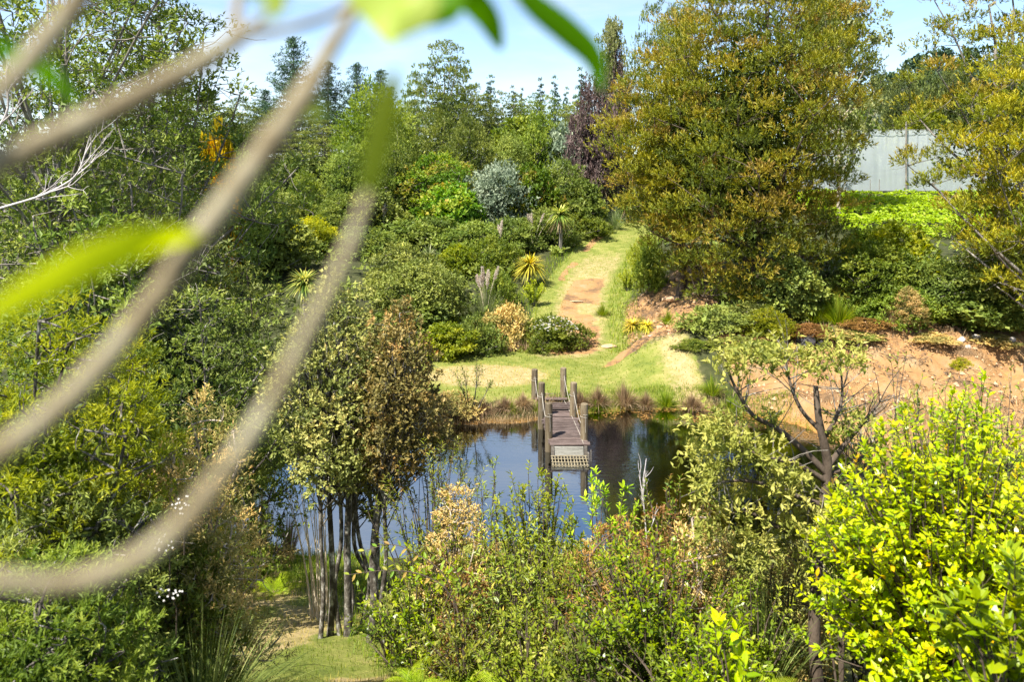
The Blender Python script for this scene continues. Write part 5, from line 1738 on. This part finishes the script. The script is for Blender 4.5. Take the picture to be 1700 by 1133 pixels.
stem_shrub('leafy_shrub', 'dark green shrub under the large yellow-green shrub at the bottom', 'shrub', 1130, 6.6, 1080, 260, 'leaf_bright', 26, 5, 8, .06, .026, seed=143, twig=.18, dome=.4, upright=.6, tint0=0, tint1=.5, detail=0)
near_bush('brown_shrub', 'shaded brown-leaved shrub beside the pruned tree trunk', 'shrub', 1310, 9.0, 900, 130, 'leaf_bronze', 90, (.1, .18), 14, 8, .08, .05, .02, prof=DOME, z_low=.1, bark='bark_brown', seed=144)
stem_shrub('leafy_shrub', 'yellow-green shrub left of the rusty fern patch, lower centre', 'shrub', 930, 8.6, 920, 180, 'leaf_bright', 46, 6, 8, .075, .031, seed=145, twig=.2, dome=.4, upright=.7, detail=0, skirt=.4, low=.1)
stem_shrub('big_leaf_sapling', 'sapling with a few large yellow leaves at the bottom right of centre', 'sapling', 1222, 6.0, 1040, 110, 'leaf_glossy', 5, 3, 5, .13, .06, seed=146, twig=.14, dome=.3, upright=.6, singles=75)
stem_shrub('big_leaf_sapling', 'sapling with large upright reddish leaves behind the top of the bright bush', 'sapling', 1395, 8.2, 690, 60, 'leaf_redtip', 5, 3, 5, .12, .045, seed=147, twig=.18, dome=.3, upright=.9, singles=60, tint1=1.1)
stem_shrub('leafy_shrub', 'low green shrub at the foot of the slender trees, by the path', 'shrub', 650, 10.6, 990, 120, 'leaf_green', 20, 5, 8, .07, .03, seed=148, twig=.2, dome=.5, upright=.4, detail=0)

for px, Y, top, w, mat, sd, lab in [(880, 7.6, 1000, 170, 'leaf_bright', 301, 'low light-green shrub at the bottom edge above the ferns'), (770, 8.6, 1000, 150, 'leaf_lancet', 302, 'low narrow-leaved shrub between the arching shoot and the bottom ferns'),
                                    (985, 7.2, 1030, 150, 'leaf_green', 303, 'low green shrub at the bottom edge left of the large yellow-green shrub'), (1255, 7.8, 960, 130, 'leaf_bright', 304, 'light-green shrub left of the pruned tree trunk'),
                                    (1190, 6.2, 1060, 150, 'leaf_glossy_green', 305, 'dark glossy shrub at the bottom edge right of the large yellow-green shrub'), (740, 10.4, 850, 130, 'leaf_bright', 306, 'fresh green shrub directly right of the slender trunks')]:
    stem_shrub('low_shrub', lab, 'shrub', px, Y, top, w, mat, 30, 6, 9, .068, .028, seed=sd, twig=.16, dome=.45, upright=.6, detail=0, skirt=.4, low=.1)

# arching shoot with a row of coloured leaves beside the path
rng = np.random.default_rng(151)
SY = 9.6
b0 = at(770, 1010, SY)
b0[2] = gh(b0[0], SY)
sh = root('arching_shoot', b0, 'arching shoot with a row of yellow and orange leaves by the path', 'shoot')
for pts, n_ in [([(770, 1050), (745, 985), (700, 955), (640, 948), (580, 955)], 17), ([(770, 1050), (740, 960), (690, 920), (650, 905), (605, 915)], 13), ([(770, 1050), (765, 970), (745, 935), (715, 918)], 9)]:
    p = spline([at(a, b, SY) - b0 for a, b in pts], 6)
    p[0] = (0, 0, 0)
    g = Geo()
    tube(g, p, np.linspace(.009, .003, len(p)), 5)
    link('stem', g.mesh('stem', [MATS['bark_brown']], True), sh)
    t = np.linspace(.3, 1, n_)
    P = np.stack([np.interp(t, np.linspace(0, 1, len(p)), p[:, i]) for i in range(3)], 1)
    tan = unit(np.gradient(P, axis=0))
    sd = np.where(np.arange(n_) % 2 == 0, 1, -1)[:, None]
    D = unit(np.cross(tan, np.array([[0, -.8, .6]])) * sd * .8 + tan * .5 + np.array([0, -.2, -.35]) + .1 * rng.normal(size=P.shape))
    place_leaves(sh, 'leaf_redtip', P, D, np.array([[0, -.6, .8]]) + .1 * rng.normal(size=P.shape), .095, .036, np.clip(rng.uniform(.45, 1.0, n_), 0, .99), n_)

# ferns
def frond_mesh(mat, L, seed):
    rng = np.random.default_rng(seed)
    g = Geo()
    t = np.linspace(0, 1, 12)
    r = np.stack([L * .9 * t, 0 * t, L * (.75 * t - .62 * t * t)], 1)
    tube(g, r, np.linspace(.006, .002, 12), 4, .2)
    m = 22
    tt = np.linspace(.12, .99, m)
    P = np.stack([np.interp(tt, t, r[:, i]) for i in range(3)], 1)
    tan = unit(np.gradient(P, axis=0))
    ln = L * .26 * np.sin(np.pi * (.1 + .88 * tt)) ** .8
    for s in (-1, 1):
        D = unit(np.array([[0, s, 0]]) + tan * .35 + np.array([0, 0, -.12]))
        N = np.cross(tan, np.array([[0, 1.0, 0]]))
        N = np.where(N[:, 2:3] < 0, -N, N)
        # each pinna is itself a row of pinnules
        for q in range(7):
            f = (q + .4) / 7
            for s2 in (-1, 1):
                leaves(g, P + D * (ln * f)[:, None], unit(D * .55 + tan * s2), N, ln * .22 * (1.05 - f), ln * .065, np.clip(.35 + .5 * tt + .15 * rng.random(m), 0, 1))
    return g.mesh('frond', [MATS[mat]])


FRONDS = [frond_mesh('leaf_fern', 1.0, s) for s in (1, 2)]


def fern(label, px, Y, py, size, n=9, mat='leaf_fern', a0=0, a1=6.28):
    rng = np.random.default_rng(int(px + py))
    Y = ym(Y)
    P = at(px, py, Y)
    P[2] = gh(P[0], Y)
    rt = root('fern', P, label, 'fern', 'ferns in the near thicket')
    if P[2] - gh(P[0], Y) > .1:
        g = Geo()
        tube(g, [(0, 0, gh(P[0], Y) - P[2]), (0, 0, .02)], [.05, .04], 7)
        link('trunk', g.mesh('trunk', [MATS['bark_dark']], True), rt)
    for k in range(n):
        o = link('frond', FRONDS[k % 2], rt, MATS[mat])
        s = size * rng.uniform(.8, 1.15)
        o.scale = (s, s, s)
        o.rotation_euler = (rng.normal() * .2, -rng.uniform(-.05, .4), a0 + (a1 - a0) * (k + rng.random() * .6) / n)


fern('bright fern beside the pale whips on the near shore', 455, 14.6, 985, .7, 9)
fern('fern at the bottom edge right of the grass path', 850, 7.8, 1100, .5, 10)
fern('fern at the bottom edge between the path and the yellow-green shrub', 935, 7.4, 1110, .5, 10)
fern('dull fern left of the bottom edge ferns', 770, 8.4, 1090, .45, 9)
fern('fern with yellowing fronds left of the pruned tree trunk', 1265, 7.2, 1070, .5, 9)
fern('fern by the foot of the leafy shrub at the path edge', 690, 9.0, 1085, .42, 8)

# whips, reeds, twigs, leaning sapling
rng = np.random.default_rng(161)
wb = at(520, 1005, 14.2)
wb[2] = gh(wb[0], 14.2) - .03
wh = root('pale_whips', wb, 'cluster of thin pale bare stems left of the slender tree trunks', 'shrub')
for (xa, xb, yt) in [(512, 470, 790), (520, 492, 770), (524, 500, 800), (532, 515, 750), (536, 520, 790), (540, 528, 760), (545, 540, 780), (516, 478, 830), (548, 552, 800), (528, 488, 810), (542, 512, 830)]:
    g = Geo()
    p0 = np.array([gx(xa, 14.2) - wb[0], rng.normal() * .12, 0])
    p2 = at(xb, yt, 14.2 + rng.normal() * .15) - wb
    p = bez(p0, (p0 * .7 + p2 * .3) * [1, 1, 1] + [0, 0, .5] + rng.normal(size=3) * .04, p2, 9)
    tube(g, p, np.linspace(.017, .004, 9), 6)
    for k in range(4):
        i = int(rng.integers(4, 9))
        e = p[i] + unit(rng.normal(size=3) * .5 + [0, 0, 1]) * rng.uniform(.15, .35)
        tube(g, [p[i], (p[i] + e) / 2, e], [.005, .004, .002], 3)
    link('stem', g.mesh('stem', [MATS['stem_straw']], True), wh)
for px, Y, H, lab in [(435, 16.6, 1.5, 'pale reeds on the near shore at the left end of the pond'), (480, 16.9, 1.0, 'thin pale reeds on the near shore behind the whips')]:
    tussock('reed_clump', lab, 'reeds', gx(px, Y), Y, H, .35, 160, 'grass_dry', .014, .35, 'reeds on the near shore')
tussock('sedge_clump', 'long arching sedge beside the near path at lower left', 'sedge', gx(335, 6.2), 6.2, .95, 1.7, 420, 'grass_sedge', .007, 1.5, 'sedges beside the near path')
tussock('sedge_clump', 'dark arching sedge behind the long one at lower left', 'sedge', gx(375, 9.0), 9.0, 1.0, 1.6, 380, 'grass_sedge', .008, 1.5, 'sedges beside the near path')
tussock('sedge_clump', 'thin blue-green sedge left of the pruned tree trunk', 'sedge', gx(1262, 8.2), 8.2, 1.5, .7, 220, 'grass_sedge', .012, 1.0, 'sedges beside the near path')
dt_ = at(1072, 900, 11.4)
dt_[2] = gh(dt_[0], 11.4)
dtr = root('dead_sapling', dt_, 'bare grey dead sapling against the dark water right of the jetty', 'dead sapling')
g = Geo()
twig_tree(g, spline([(0, 0, 0), (.05, 0, 1.2), at(1068, 820, 11.4) - dt_, at(1073, 762, 11.4) - dt_], 4), .016, rng, 2, .35, 7, .35)
link('twigs', g.mesh('twigs', [MATS['bark_dead']], True), dtr)
stem_shrub('leaning_sapling', 'thin leaning sapling with sparse leaves on the far shore left of the jetty', 'sapling', 782, 32.4, 602, 70, 'leaf_olive', 6, 6, 9, .16, .05, seed=171, twig=.4, dome=.4, upright=.6, bark='bark_dark', stem_r=.022, low=.5, detail=0, group='small trees on the far shore')
near_bush('shore_bush', 'dull olive bush on the far shore left of the leaning sapling', 'bush', 752, 32.6, 660, 70, 'leaf_heath', 50, (.2, .35), 14, 7, .15, .12, .03, z_low=.02, group='small trees on the far shore', seed=172)

# ------------------------------------------------------------------ undergrowth, grass, stones, litter
def scatter(n, x0, x1, y0, y1, rng, keep):
    X, Y = rng.uniform(x0, x1, n), rng.uniform(y0, y1, n)
    m = keep(X, Y)
    return X[m], Y[m]


def open_ground(X, Y):
    """True on lawn, track, bare bank, water and near path."""
    lw = (Y > 31) & (Y < 44.5) & (X > -6.0) & (X < 8.8)
    tk = (seg_dist(X, Y, PATH, False) < 3.1) & (Y > 38) & (Y < 82)
    np_ = (np.abs(X + 3.0 + (Y - 10.5) * .4) < 1.6) & (Y > 3) & (Y < 18.6)
    return lw | tk | np_ | (pond_sd(X, Y) < .25) | (bank_mask(X, Y) > .3)


rng = np.random.default_rng(201)
for mat, cnt, lab, sc in [('leaf_mid', 1300, 'dark green scrub covering the hillside between the trees', 1.0), ('leaf_olive', 700, 'olive scrub dotted over the hillside between the trees', .9)]:
    X, Y = scatter(cnt * 2, -85, 70, 37, 125, rng, lambda X, Y: ~open_ground(X, Y) & (np.abs(X) < Y * .68 + 3) & (rng.random(len(X)) < .85) & ~((X > 24) & (Y > 57)))
    C = np.stack([X, Y, terrain(X, Y) + rng.uniform(.0, .5, len(X)) * np.clip((seg_dist(X, Y, PATH, False) - 3.1) / 3, .2, 1)], 1)
    g = Geo()
    foliage(g, C, rng.uniform(.5, 1.1, len(C)) * sc * np.clip((seg_dist(X, Y, PATH, False) - 2.6) / 3, .3, 1), 11, 4, .32, .34, .15, flat=.8, up=.7, rng=rng)
    tag(link('hillside_scrub', g.mesh('hillside_scrub', [MATS[mat]])), lab, 'scrub', kind='stuff')
X, Y = scatter(950, -16, -3.5, 8, 37, rng, lambda X, Y: ~open_ground(X, Y) & (np.abs(X) < Y * .68 + 3) & (X < -.37 * Y))
C = np.stack([X, Y, terrain(X, Y) + rng.uniform(.05, .5, len(X))], 1)
g = Geo()
foliage(g, C, rng.uniform(.25, .5, len(C)), 14, 6, .15, .11, .035, flat=.8, up=.7, rng=rng)
tag(link('bank_scrub', g.mesh('bank_scrub', [MATS['leaf_mid']])), 'dark low scrub under the left thicket', 'scrub', kind='stuff')
X, Y = scatter(850, -2.2, 9.5, 8.8, 18.8, rng, lambda X, Y: ~open_ground(X, Y))
C = np.stack([X, Y, terrain(X, Y) + rng.uniform(.05, 1.0, len(X)) * np.interp(Y, [8.8, 12, 18.5], [.5, 1, .3])], 1)
g = Geo()
foliage(g, C, rng.uniform(.16, .32, len(C)), 13, 6, .12, .08, .03, flat=.8, up=.7, rng=rng)
tag(link('thicket_scrub', g.mesh('thicket_scrub', [MATS['leaf_pruned']])), 'mixed green undergrowth filling the near thicket', 'scrub', kind='stuff')
X, Y = scatter(620, 8.5, 42, 36.6, 46, rng, lambda X, Y: ((bank_mask(X, Y) < .35) & ~open_ground(X, Y)) | ((bank_mask(X, Y) > .3) & (noise2(X, Y, 1.6, 3) > .60) & (X > 10)))
C = np.stack([X, Y, terrain(X, Y) + np.where(Y > 38.5, rng.uniform(.05, .5, len(X)), .03)], 1)
g = Geo()
foliage(g, C, np.where(Y > 38.5, rng.uniform(.25, .55, len(C)), rng.uniform(.12, .25, len(C))), 14, 6, .15, .15, .04, flat=.8, up=.7, rng=rng)
tag(link('bank_top_scrub', g.mesh('bank_top_scrub', [MATS['leaf_olive']])), 'low olive scrub along the top of the right bank', 'scrub', kind='stuff')


def grass(name, label, X, Y, h0, h1, W, mat, rng, bend=.5, lean=.5, tint=None):
    n = len(X)
    P = np.stack([X, Y, terrain(X, Y) - .01], 1)
    a = rng.random(n) * 6.28
    hd = unit(np.stack([np.cos(a) * lean * rng.random(n), np.sin(a) * lean * rng.random(n), np.ones(n)], 1))
    g = Geo()
    t = np.clip(rng.normal(.5, .25, n) if tint is None else tint + .2 * rng.normal(size=n), 0, 1)
    strips(g, P, hd, rng.uniform(h0, h1, n), W, bend * rng.random(n), t, 2)
    return tag(link(name, g.mesh(name, [MATS[mat]])), label, 'grass', kind='stuff')


rng = np.random.default_rng(211)
X, Y = scatter(75000, -7, 15, 31, 78, rng, lambda X, Y: (pond_sd(X, Y) > .5) & (bank_mask(X, Y) < .4) & (((Y < 44) & (X > -6.0) & (X < 8.4)) | ((seg_dist(X, Y, PATH, False) < 3.0))) & (rng.random(len(X)) < np.interp(Y, [31, 44, 78], [1, .8, .5])))
wn_ = (np.abs(X - path_x(Y)) < 1.1) & (Y > 41) & (Y < 56)
keep = ~wn_ | (rng.random(len(X)) < .12)
X, Y = X[keep], Y[keep]
dryness = .75 * (np.hypot((X + 1.2) / 3.4, (Y - 36.6) / 2.4) < 1.0) + .25 * noise2(X, Y, 2, 3) + .25 * (noise2(X, Y, .8, 2) > .55)
grass('lawn_grass', 'short mown grass beyond the pond and up the track', X, Y, .04, .15, .028, 'grass_lawn', rng, tint=.25 + .7 * dryness)
X, Y = scatter(30000, -9, 1, 5, 19, rng, lambda X, Y: (pond_sd(X, Y) > .2) & (np.abs(X + 3.0 + (Y - 10.5) * .4) < 2.2))
grass('path_grass', 'short grass on the near path at lower left', X, Y, .03, .12, .010, 'grass_lawn', rng, tint=.2 + .9 * smooth(noise2(X, Y, 1.3, 3), .45, .62))
X, Y = scatter(18000, -9, 2.5, 6, 19.4, rng, lambda X, Y: (pond_sd(X, Y) > .1) & (np.abs(np.abs(X + 3.0 + (Y - 10.5) * .4) - 2.1) < .95))
X2, Y2 = scatter(9000, -8.0, -3.0, 16, 19.6, rng, lambda X, Y: (pond_sd(X, Y) > .1))
grass('long_grass', 'longer bright grass fringing the near path', np.concatenate([X, X2]), np.concatenate([Y, Y2]), .12, .42, .010, 'grass_green', rng, bend=.7, lean=.7)
X, Y = scatter(90000, -8, 16, 27.5, 36, rng, lambda X, Y: (pond_sd(X, Y) > -.12) & (pond_sd(X, Y) < 1.0 + .5 * noise2(X, Y, 1.5, 2)) & (Y > 28.5) & (X < 11.5))
m = (noise2(X, Y, 1.4, 3) > .47) | (X < 1)
grass('shore_grass', 'dry brown grass along the far pond shore', X[m], Y[m], .18, .55, .014, 'grass_dry', rng, bend=.9, lean=.9)
grass('shore_rushes', 'green grass mixed along the far pond shore', X[~m], Y[~m], .15, .45, .014, 'grass_green', rng, bend=.8, lean=.8)
X, Y = scatter(60000, -7, 20, 38, 80, rng, lambda X, Y: (((seg_dist(X, Y, PATH, False) > 2.7) & (seg_dist(X, Y, PATH, False) < 4.4) & (X < path_x(Y)) & (Y > 46)) | ((Y > 42.5) & (Y < 47) & (X > -5) & (X < path_x(Y) - 2.2)) | ((seg_dist(X, Y, PATH, False) > 1.6) & (seg_dist(X, Y, PATH, False) < 3.4) & (X > path_x(Y)) & (Y > 41))))
grass('verge_grass', 'longer green grass along the edges of the track', X, Y, .2, .6, .03, 'grass_green', rng, bend=.7, lean=.7)
X, Y = scatter(7000, -4.5, 4, 41.4, 43.8, rng, lambda X, Y: (X < path_x(Y) - 1.6) & (noise2(X, Y, 1.2, 2) > .42))
grass('seeding_grass', 'pale seeding grass at the foot of the slope left of the track', X, Y, .4, .85, .02, 'grass_dry', rng, bend=.5, lean=.6)
X, Y = scatter(34000, 9.5, 38, 27, 40.5, rng, lambda X, Y: (pond_sd(X, Y) > .2) & (noise2(X, Y, 1.5, 2) + .045 * np.clip(np.abs(Y - 34.5) - 3, -3, 2) > .50))
grass('bank_grass', 'rough dry grass along the top of the bare bank', X, Y, .2, .6, .02, 'grass_dry', rng, bend=.9, lean=.9)


def stone_mesh(name, seed, mat):
    rng = np.random.default_rng(seed)
    phi = (1 + 5 ** .5) / 2
    V = unit(np.array([(-1, phi, 0), (1, phi, 0), (-1, -phi, 0), (1, -phi, 0), (0, -1, phi), (0, 1, phi), (0, -1, -phi), (0, 1, -phi), (phi, 0, -1), (phi, 0, 1), (-phi, 0, -1), (-phi, 0, 1)]))
    T = np.array([(0, 11, 5), (0, 5, 1), (0, 1, 7), (0, 7, 10), (0, 10, 11), (1, 5, 9), (5, 11, 4), (11, 10, 2), (10, 7, 6), (7, 1, 8), (3, 9, 4), (3, 4, 2), (3, 2, 6), (3, 6, 8), (3, 8, 9), (4, 9, 5), (2, 4, 11), (6, 2, 10), (8, 6, 7), (9, 8, 1)])
    for _ in range(2):
        V = list(V)
        cache, T2 = {}, []

        def mid(a, b):
            k = (min(a, b), max(a, b))
            if k not in cache:
                V.append(unit((V[a] + V[b]) / 2))
                cache[k] = len(V) - 1
            return cache[k]
        for a, b, c in T:
            ab, bc, ca = mid(a, b), mid(b, c), mid(c, a)
            T2 += [(a, ab, ca), (b, bc, ab), (c, ca, bc), (ab, bc, ca)]
        V, T = np.array(V), np.array(T2)
    V = np.array(V)
    for _ in range(9):
        d = unit(rng.normal(size=3))
        h = rng.uniform(.55, .85)
        over = np.maximum(V @ d - h, 0)
        V = V - over[:, None] * d * .9
    V = V * (1 + .05 * rng.normal(size=(len(V), 1)))
    return make_mesh(name, V, T, [MATS[mat]])


STONES = {m: [stone_mesh('stone', s, m) for s in (1, 2, 3)] for m in ('stone_pale', 'stone_dark', 'stone_clay')}


def stone(label, px, Y, w, hgt, mat='stone_pale', k=0, dep=.8, cat='stone', group='stones on bare ground', name='stone'):
    x = gx(px, Y)
    o = link(name, STONES[mat][k % 3])
    Y = ym(Y)
    x = gx(px, Y)
    r = w / 2 / PX_F * Y
    o.location = (x, Y, gh(x, Y) + hgt * .25)
    o.scale = (r, r * dep, hgt)
    o.rotation_euler = (.1 * math.sin(px), .15 * math.cos(px * 3), px * .7)
    return tag(o, label, cat, group)


stone('largest pale stone on the right bank below the bushes', 1622, 40.6, 22, .26, k=0)
stone('pale stone just left of the largest bank stone', 1598, 40.2, 15, .2, k=1)
stone('small pale stone right of the largest bank stone', 1652, 40.8, 12, .16, k=2)
stone('pale stone lowest in the group on the right bank', 1607, 39.6, 11, .14, k=0)
stone('pale stone nearest the right photo edge on the bank', 1680, 40.2, 14, .18, k=2)
stone('dark grey rock on the bank edge under the rust-brown shrubs', 1337, 40.6, 34, .45, 'stone_dark', 0, .9)
stone('small dark rock beside the dark grey rock', 1362, 40.4, 16, .25, 'stone_dark', 1, .9)
stone('flat pale slab in the lower clay part of the track', 1012, 49, 26, .06, 'stone_clay', 0, 1.2)
stone('flat stone in the upper worn part of the track', 958, 60, 22, .06, 'stone_clay', 2, 1.2)
stone('long clay ledge on the slope right of the track', 1122, 52, 44, .22, 'stone_clay', 2, .5)
stone('clay ledge above the long one on the slope', 1140, 54, 36, .2, 'stone_clay', 1, .5)
stone('pale broken ledge low on the clay slope', 1098, 49, 30, .16, 'stone_clay', 0, .5)
stone('pale stone at the foot of the clay slope', 1085, 46, 18, .12, 'stone_pale', 2, .8)

rng = np.random.default_rng(221)
X, Y = scatter(60000, 6, 38, 30, 52, rng, lambda X, Y: (bank_mask(X, Y) > .15) & (noise2(X, Y, 1.7, 3) + .05 * np.clip(Y - 36, -2, 3) > .5) & (pond_sd(X, Y) > .5))
n = len(X)
P = np.stack([X, Y, terrain(X, Y) + .015], 1)
g = Geo()
leaves(g, P, rand_unit(n, rng) * [1, 1, .25], UP + .4 * rand_unit(n, rng), rng.uniform(.08, .4, n), rng.uniform(.012, .05, n), rng.random(n))
tag(link('leaf_litter', g.mesh('leaf_litter', [MATS['litter']])), 'dead twigs and leaf litter strewn over the clay bank', 'litter', kind='stuff')
X, Y = scatter(2600, 2.6, 12, 29, 33, rng, lambda X, Y: (pond_sd(X, Y) < .1) & (pond_sd(X, Y) > -1.6) & (noise2(X, Y, .8, 3) > .5))
n = len(X)
g = Geo()
leaves(g, np.stack([X, Y, np.full(n, .006)], 1), rand_unit(n, rng) * [1, 1, .02], UP + .05 * rand_unit(n, rng), rng.uniform(.04, .14, n), rng.uniform(.03, .08, n), .3 + .7 * rng.random(n), droop=0)
tag(link('floating_weed', g.mesh('floating_weed', [MATS['leaf_rust']])), 'rust-coloured weed floating in the shallows right of the jetty', 'pond weed', kind='stuff')

rng = np.random.default_rng(231)
X, Y = scatter(9000, 6, 34, 31, 50, rng, lambda X, Y: (bank_mask(X, Y) > .3) & (noise2(X, Y, 1.1, 3) > .5) & (pond_sd(X, Y) > .4))
X, Y = X[:1800], Y[:1800]
oct_V = unit(np.array([(1, 0, 0), (-1, 0, 0), (0, 1, 0), (0, -1, 0), (0, 0, 1), (0, 0, -1)], float))
oct_T = np.array([(0, 2, 4), (2, 1, 4), (1, 3, 4), (3, 0, 4), (2, 0, 5), (1, 2, 5), (3, 1, 5), (0, 3, 5)])
g = Geo()
zz = terrain(X, Y)
for i in range(len(X)):
    r = .025 + .11 * rng.random() ** 4
    g.add(oct_V * r * rng.uniform(.6, 1.3, (6, 3)) @ np.array(Matrix.Rotation(rng.random() * 6.28, 3, 'Z')) + [X[i], Y[i], zz[i] + r * .2], oct_T, rng.random())
tag(link('clay_clods', g.mesh('clay_clods', [MATS['stone_clay']])), 'small clods and stones scattered over the clay bank', 'gravel', kind='stuff')

# ------------------------------------------------------------------ branches close to the lens
NB = root('overhanging_branch', at(380, -300, .62), 'out-of-focus pale branches and leaves hanging close to the viewer', 'branch')
nb0 = np.array(NB.location)


def near_limb(pts, d, w_px, n=10):
    ds = np.linspace(d[0] * .74, d[1] * .74, len(pts))
    p = spline([at(a, b, q) - nb0 for (a, b), q in zip(pts, ds)], 8)
    w = .68 * np.interp(np.linspace(0, 1, len(p)), np.linspace(0, 1, len(w_px)), w_px)
    dd = np.interp(np.linspace(0, 1, len(p)), [0, 1], np.array(d) * .74)
    rngb = np.random.default_rng(int(pts[0][0] + 1000))
    g = Geo()
    tube(g, p, w / 2 / PX_F * dd * (1 + .05 * rngb.normal(size=len(p)) + .16 * (rngb.random(len(p)) < .12)), n)
    link('limb', g.mesh('limb', [MATS['near_bark']], True), NB)


near_limb([(-160, 350), (0, 270), (120, 215), (230, 160), (330, 105), (405, 55)], (.42, .52), [74, 72, 66, 60, 52, 36])
near_limb([(405, 55), (470, 48), (555, 22), (640, -30), (720, -120)], (.52, .60), [26, 20, 20, 22, 26])
near_limb([(400, 65), (392, 20), (400, -60), (380, -300)], (.52, .62), [30, 24, 26, 40])
near_limb([(405, 55), (450, 15), (520, -60)], (.52, .60), [22, 16, 16])
near_limb([(640, -100), (590, 10), (545, 85), (500, 165), (425, 268), (330, 395), (230, 530), (120, 655), (0, 750), (-140, 830)], (.56, .38), [20, 26, 40, 56, 62, 60, 58, 60, 66, 70])
near_limb([(-120, 960), (0, 966), (110, 968), (215, 935), (300, 870), (380, 770), (450, 665), (520, 530), (575, 420), (610, 320)], (.36, .46), [46, 48, 50, 56, 50, 44, 42, 38, 34, 22])
near_limb([(-60, 210), (0, 150), (60, 85), (130, 0), (190, -90)], (.42, .5), [40, 46, 50, 52, 54])


def near_leaf(pts, d, w_px, mat, curl=.2, seed=0):
    """A leaf blade along pts with a keel, closed by its own thickness."""
    ds = np.linspace(d[0] * .74, d[1] * .74, len(pts))
    p = spline([at(a, b, q) - nb0 for (a, b), q in zip(pts, ds)], 6)
    m = len(p)
    t = np.linspace(0, 1, m)
    w = np.sin(np.pi * np.clip(.04 + .93 * t, 0, 1)) ** .7 * w_px / 2 / PX_F * ds.mean()
    tan = unit(np.gradient(p, axis=0))
    s = unit(np.cross(tan, np.array([[0, 1.0, .25]])))
    nrm = np.cross(s, tan)
    V = np.stack([p - s * w[:, None] + nrm * (w * curl)[:, None], p, p + s * w[:, None] + nrm * (w * curl)[:, None]], 1).reshape(-1, 3)
    T = []
    for i in range(m - 1):
        for c in (0, 1):
            a, b = i * 3 + c, (i + 1) * 3 + c
            T += [(a, b, b + 1), (a, b + 1, a + 1)]
    link('leaf', make_mesh('leaf', V, T, [MATS[mat]], np.repeat(.3 + .6 * t, 3), True), NB)


near_leaf([(335, 395), (255, 398), (160, 430), (60, 480), (-60, 545)], (.455, .37), 62, 'leaf_near_yellow')
near_leaf([(820, -70), (880, 0), (940, 50), (985, 95), (1000, 150)], (.66, .70), 46, 'leaf_near_green')
near_leaf([(735, -60), (775, -10), (810, 30), (832, 82)], (.66, .70), 46, 'leaf_near_green')
near_leaf([(560, -90), (600, -30), (640, 20), (655, 75)], (.52, .50), 80, 'leaf_near_pale')
near_leaf([(640, -90), (680, -30), (690, 10), (655, 60)], (.52, .50), 80, 'leaf_near_pale')
near_leaf([(690, -100), (720, -40), (745, 5), (700, 40)], (.6, .58), 60, 'leaf_near_green')
near_leaf([(606, 335), (622, 260), (640, 180), (657, 115)], (.46, .47), 46, 'leaf_near_olive')
near_leaf([(-30, 60), (30, 95), (80, 125), (130, 172)], (.48, .52), 44, 'leaf_near_green')
near_leaf([(385, -40), (430, -15), (460, 5), (440, 30)], (.5, .5), 36, 'leaf_near_pale')
near_leaf([(470, 170), (500, 175), (520, 180), (545, 190)], (.5, .52), 40, 'leaf_near_pale')
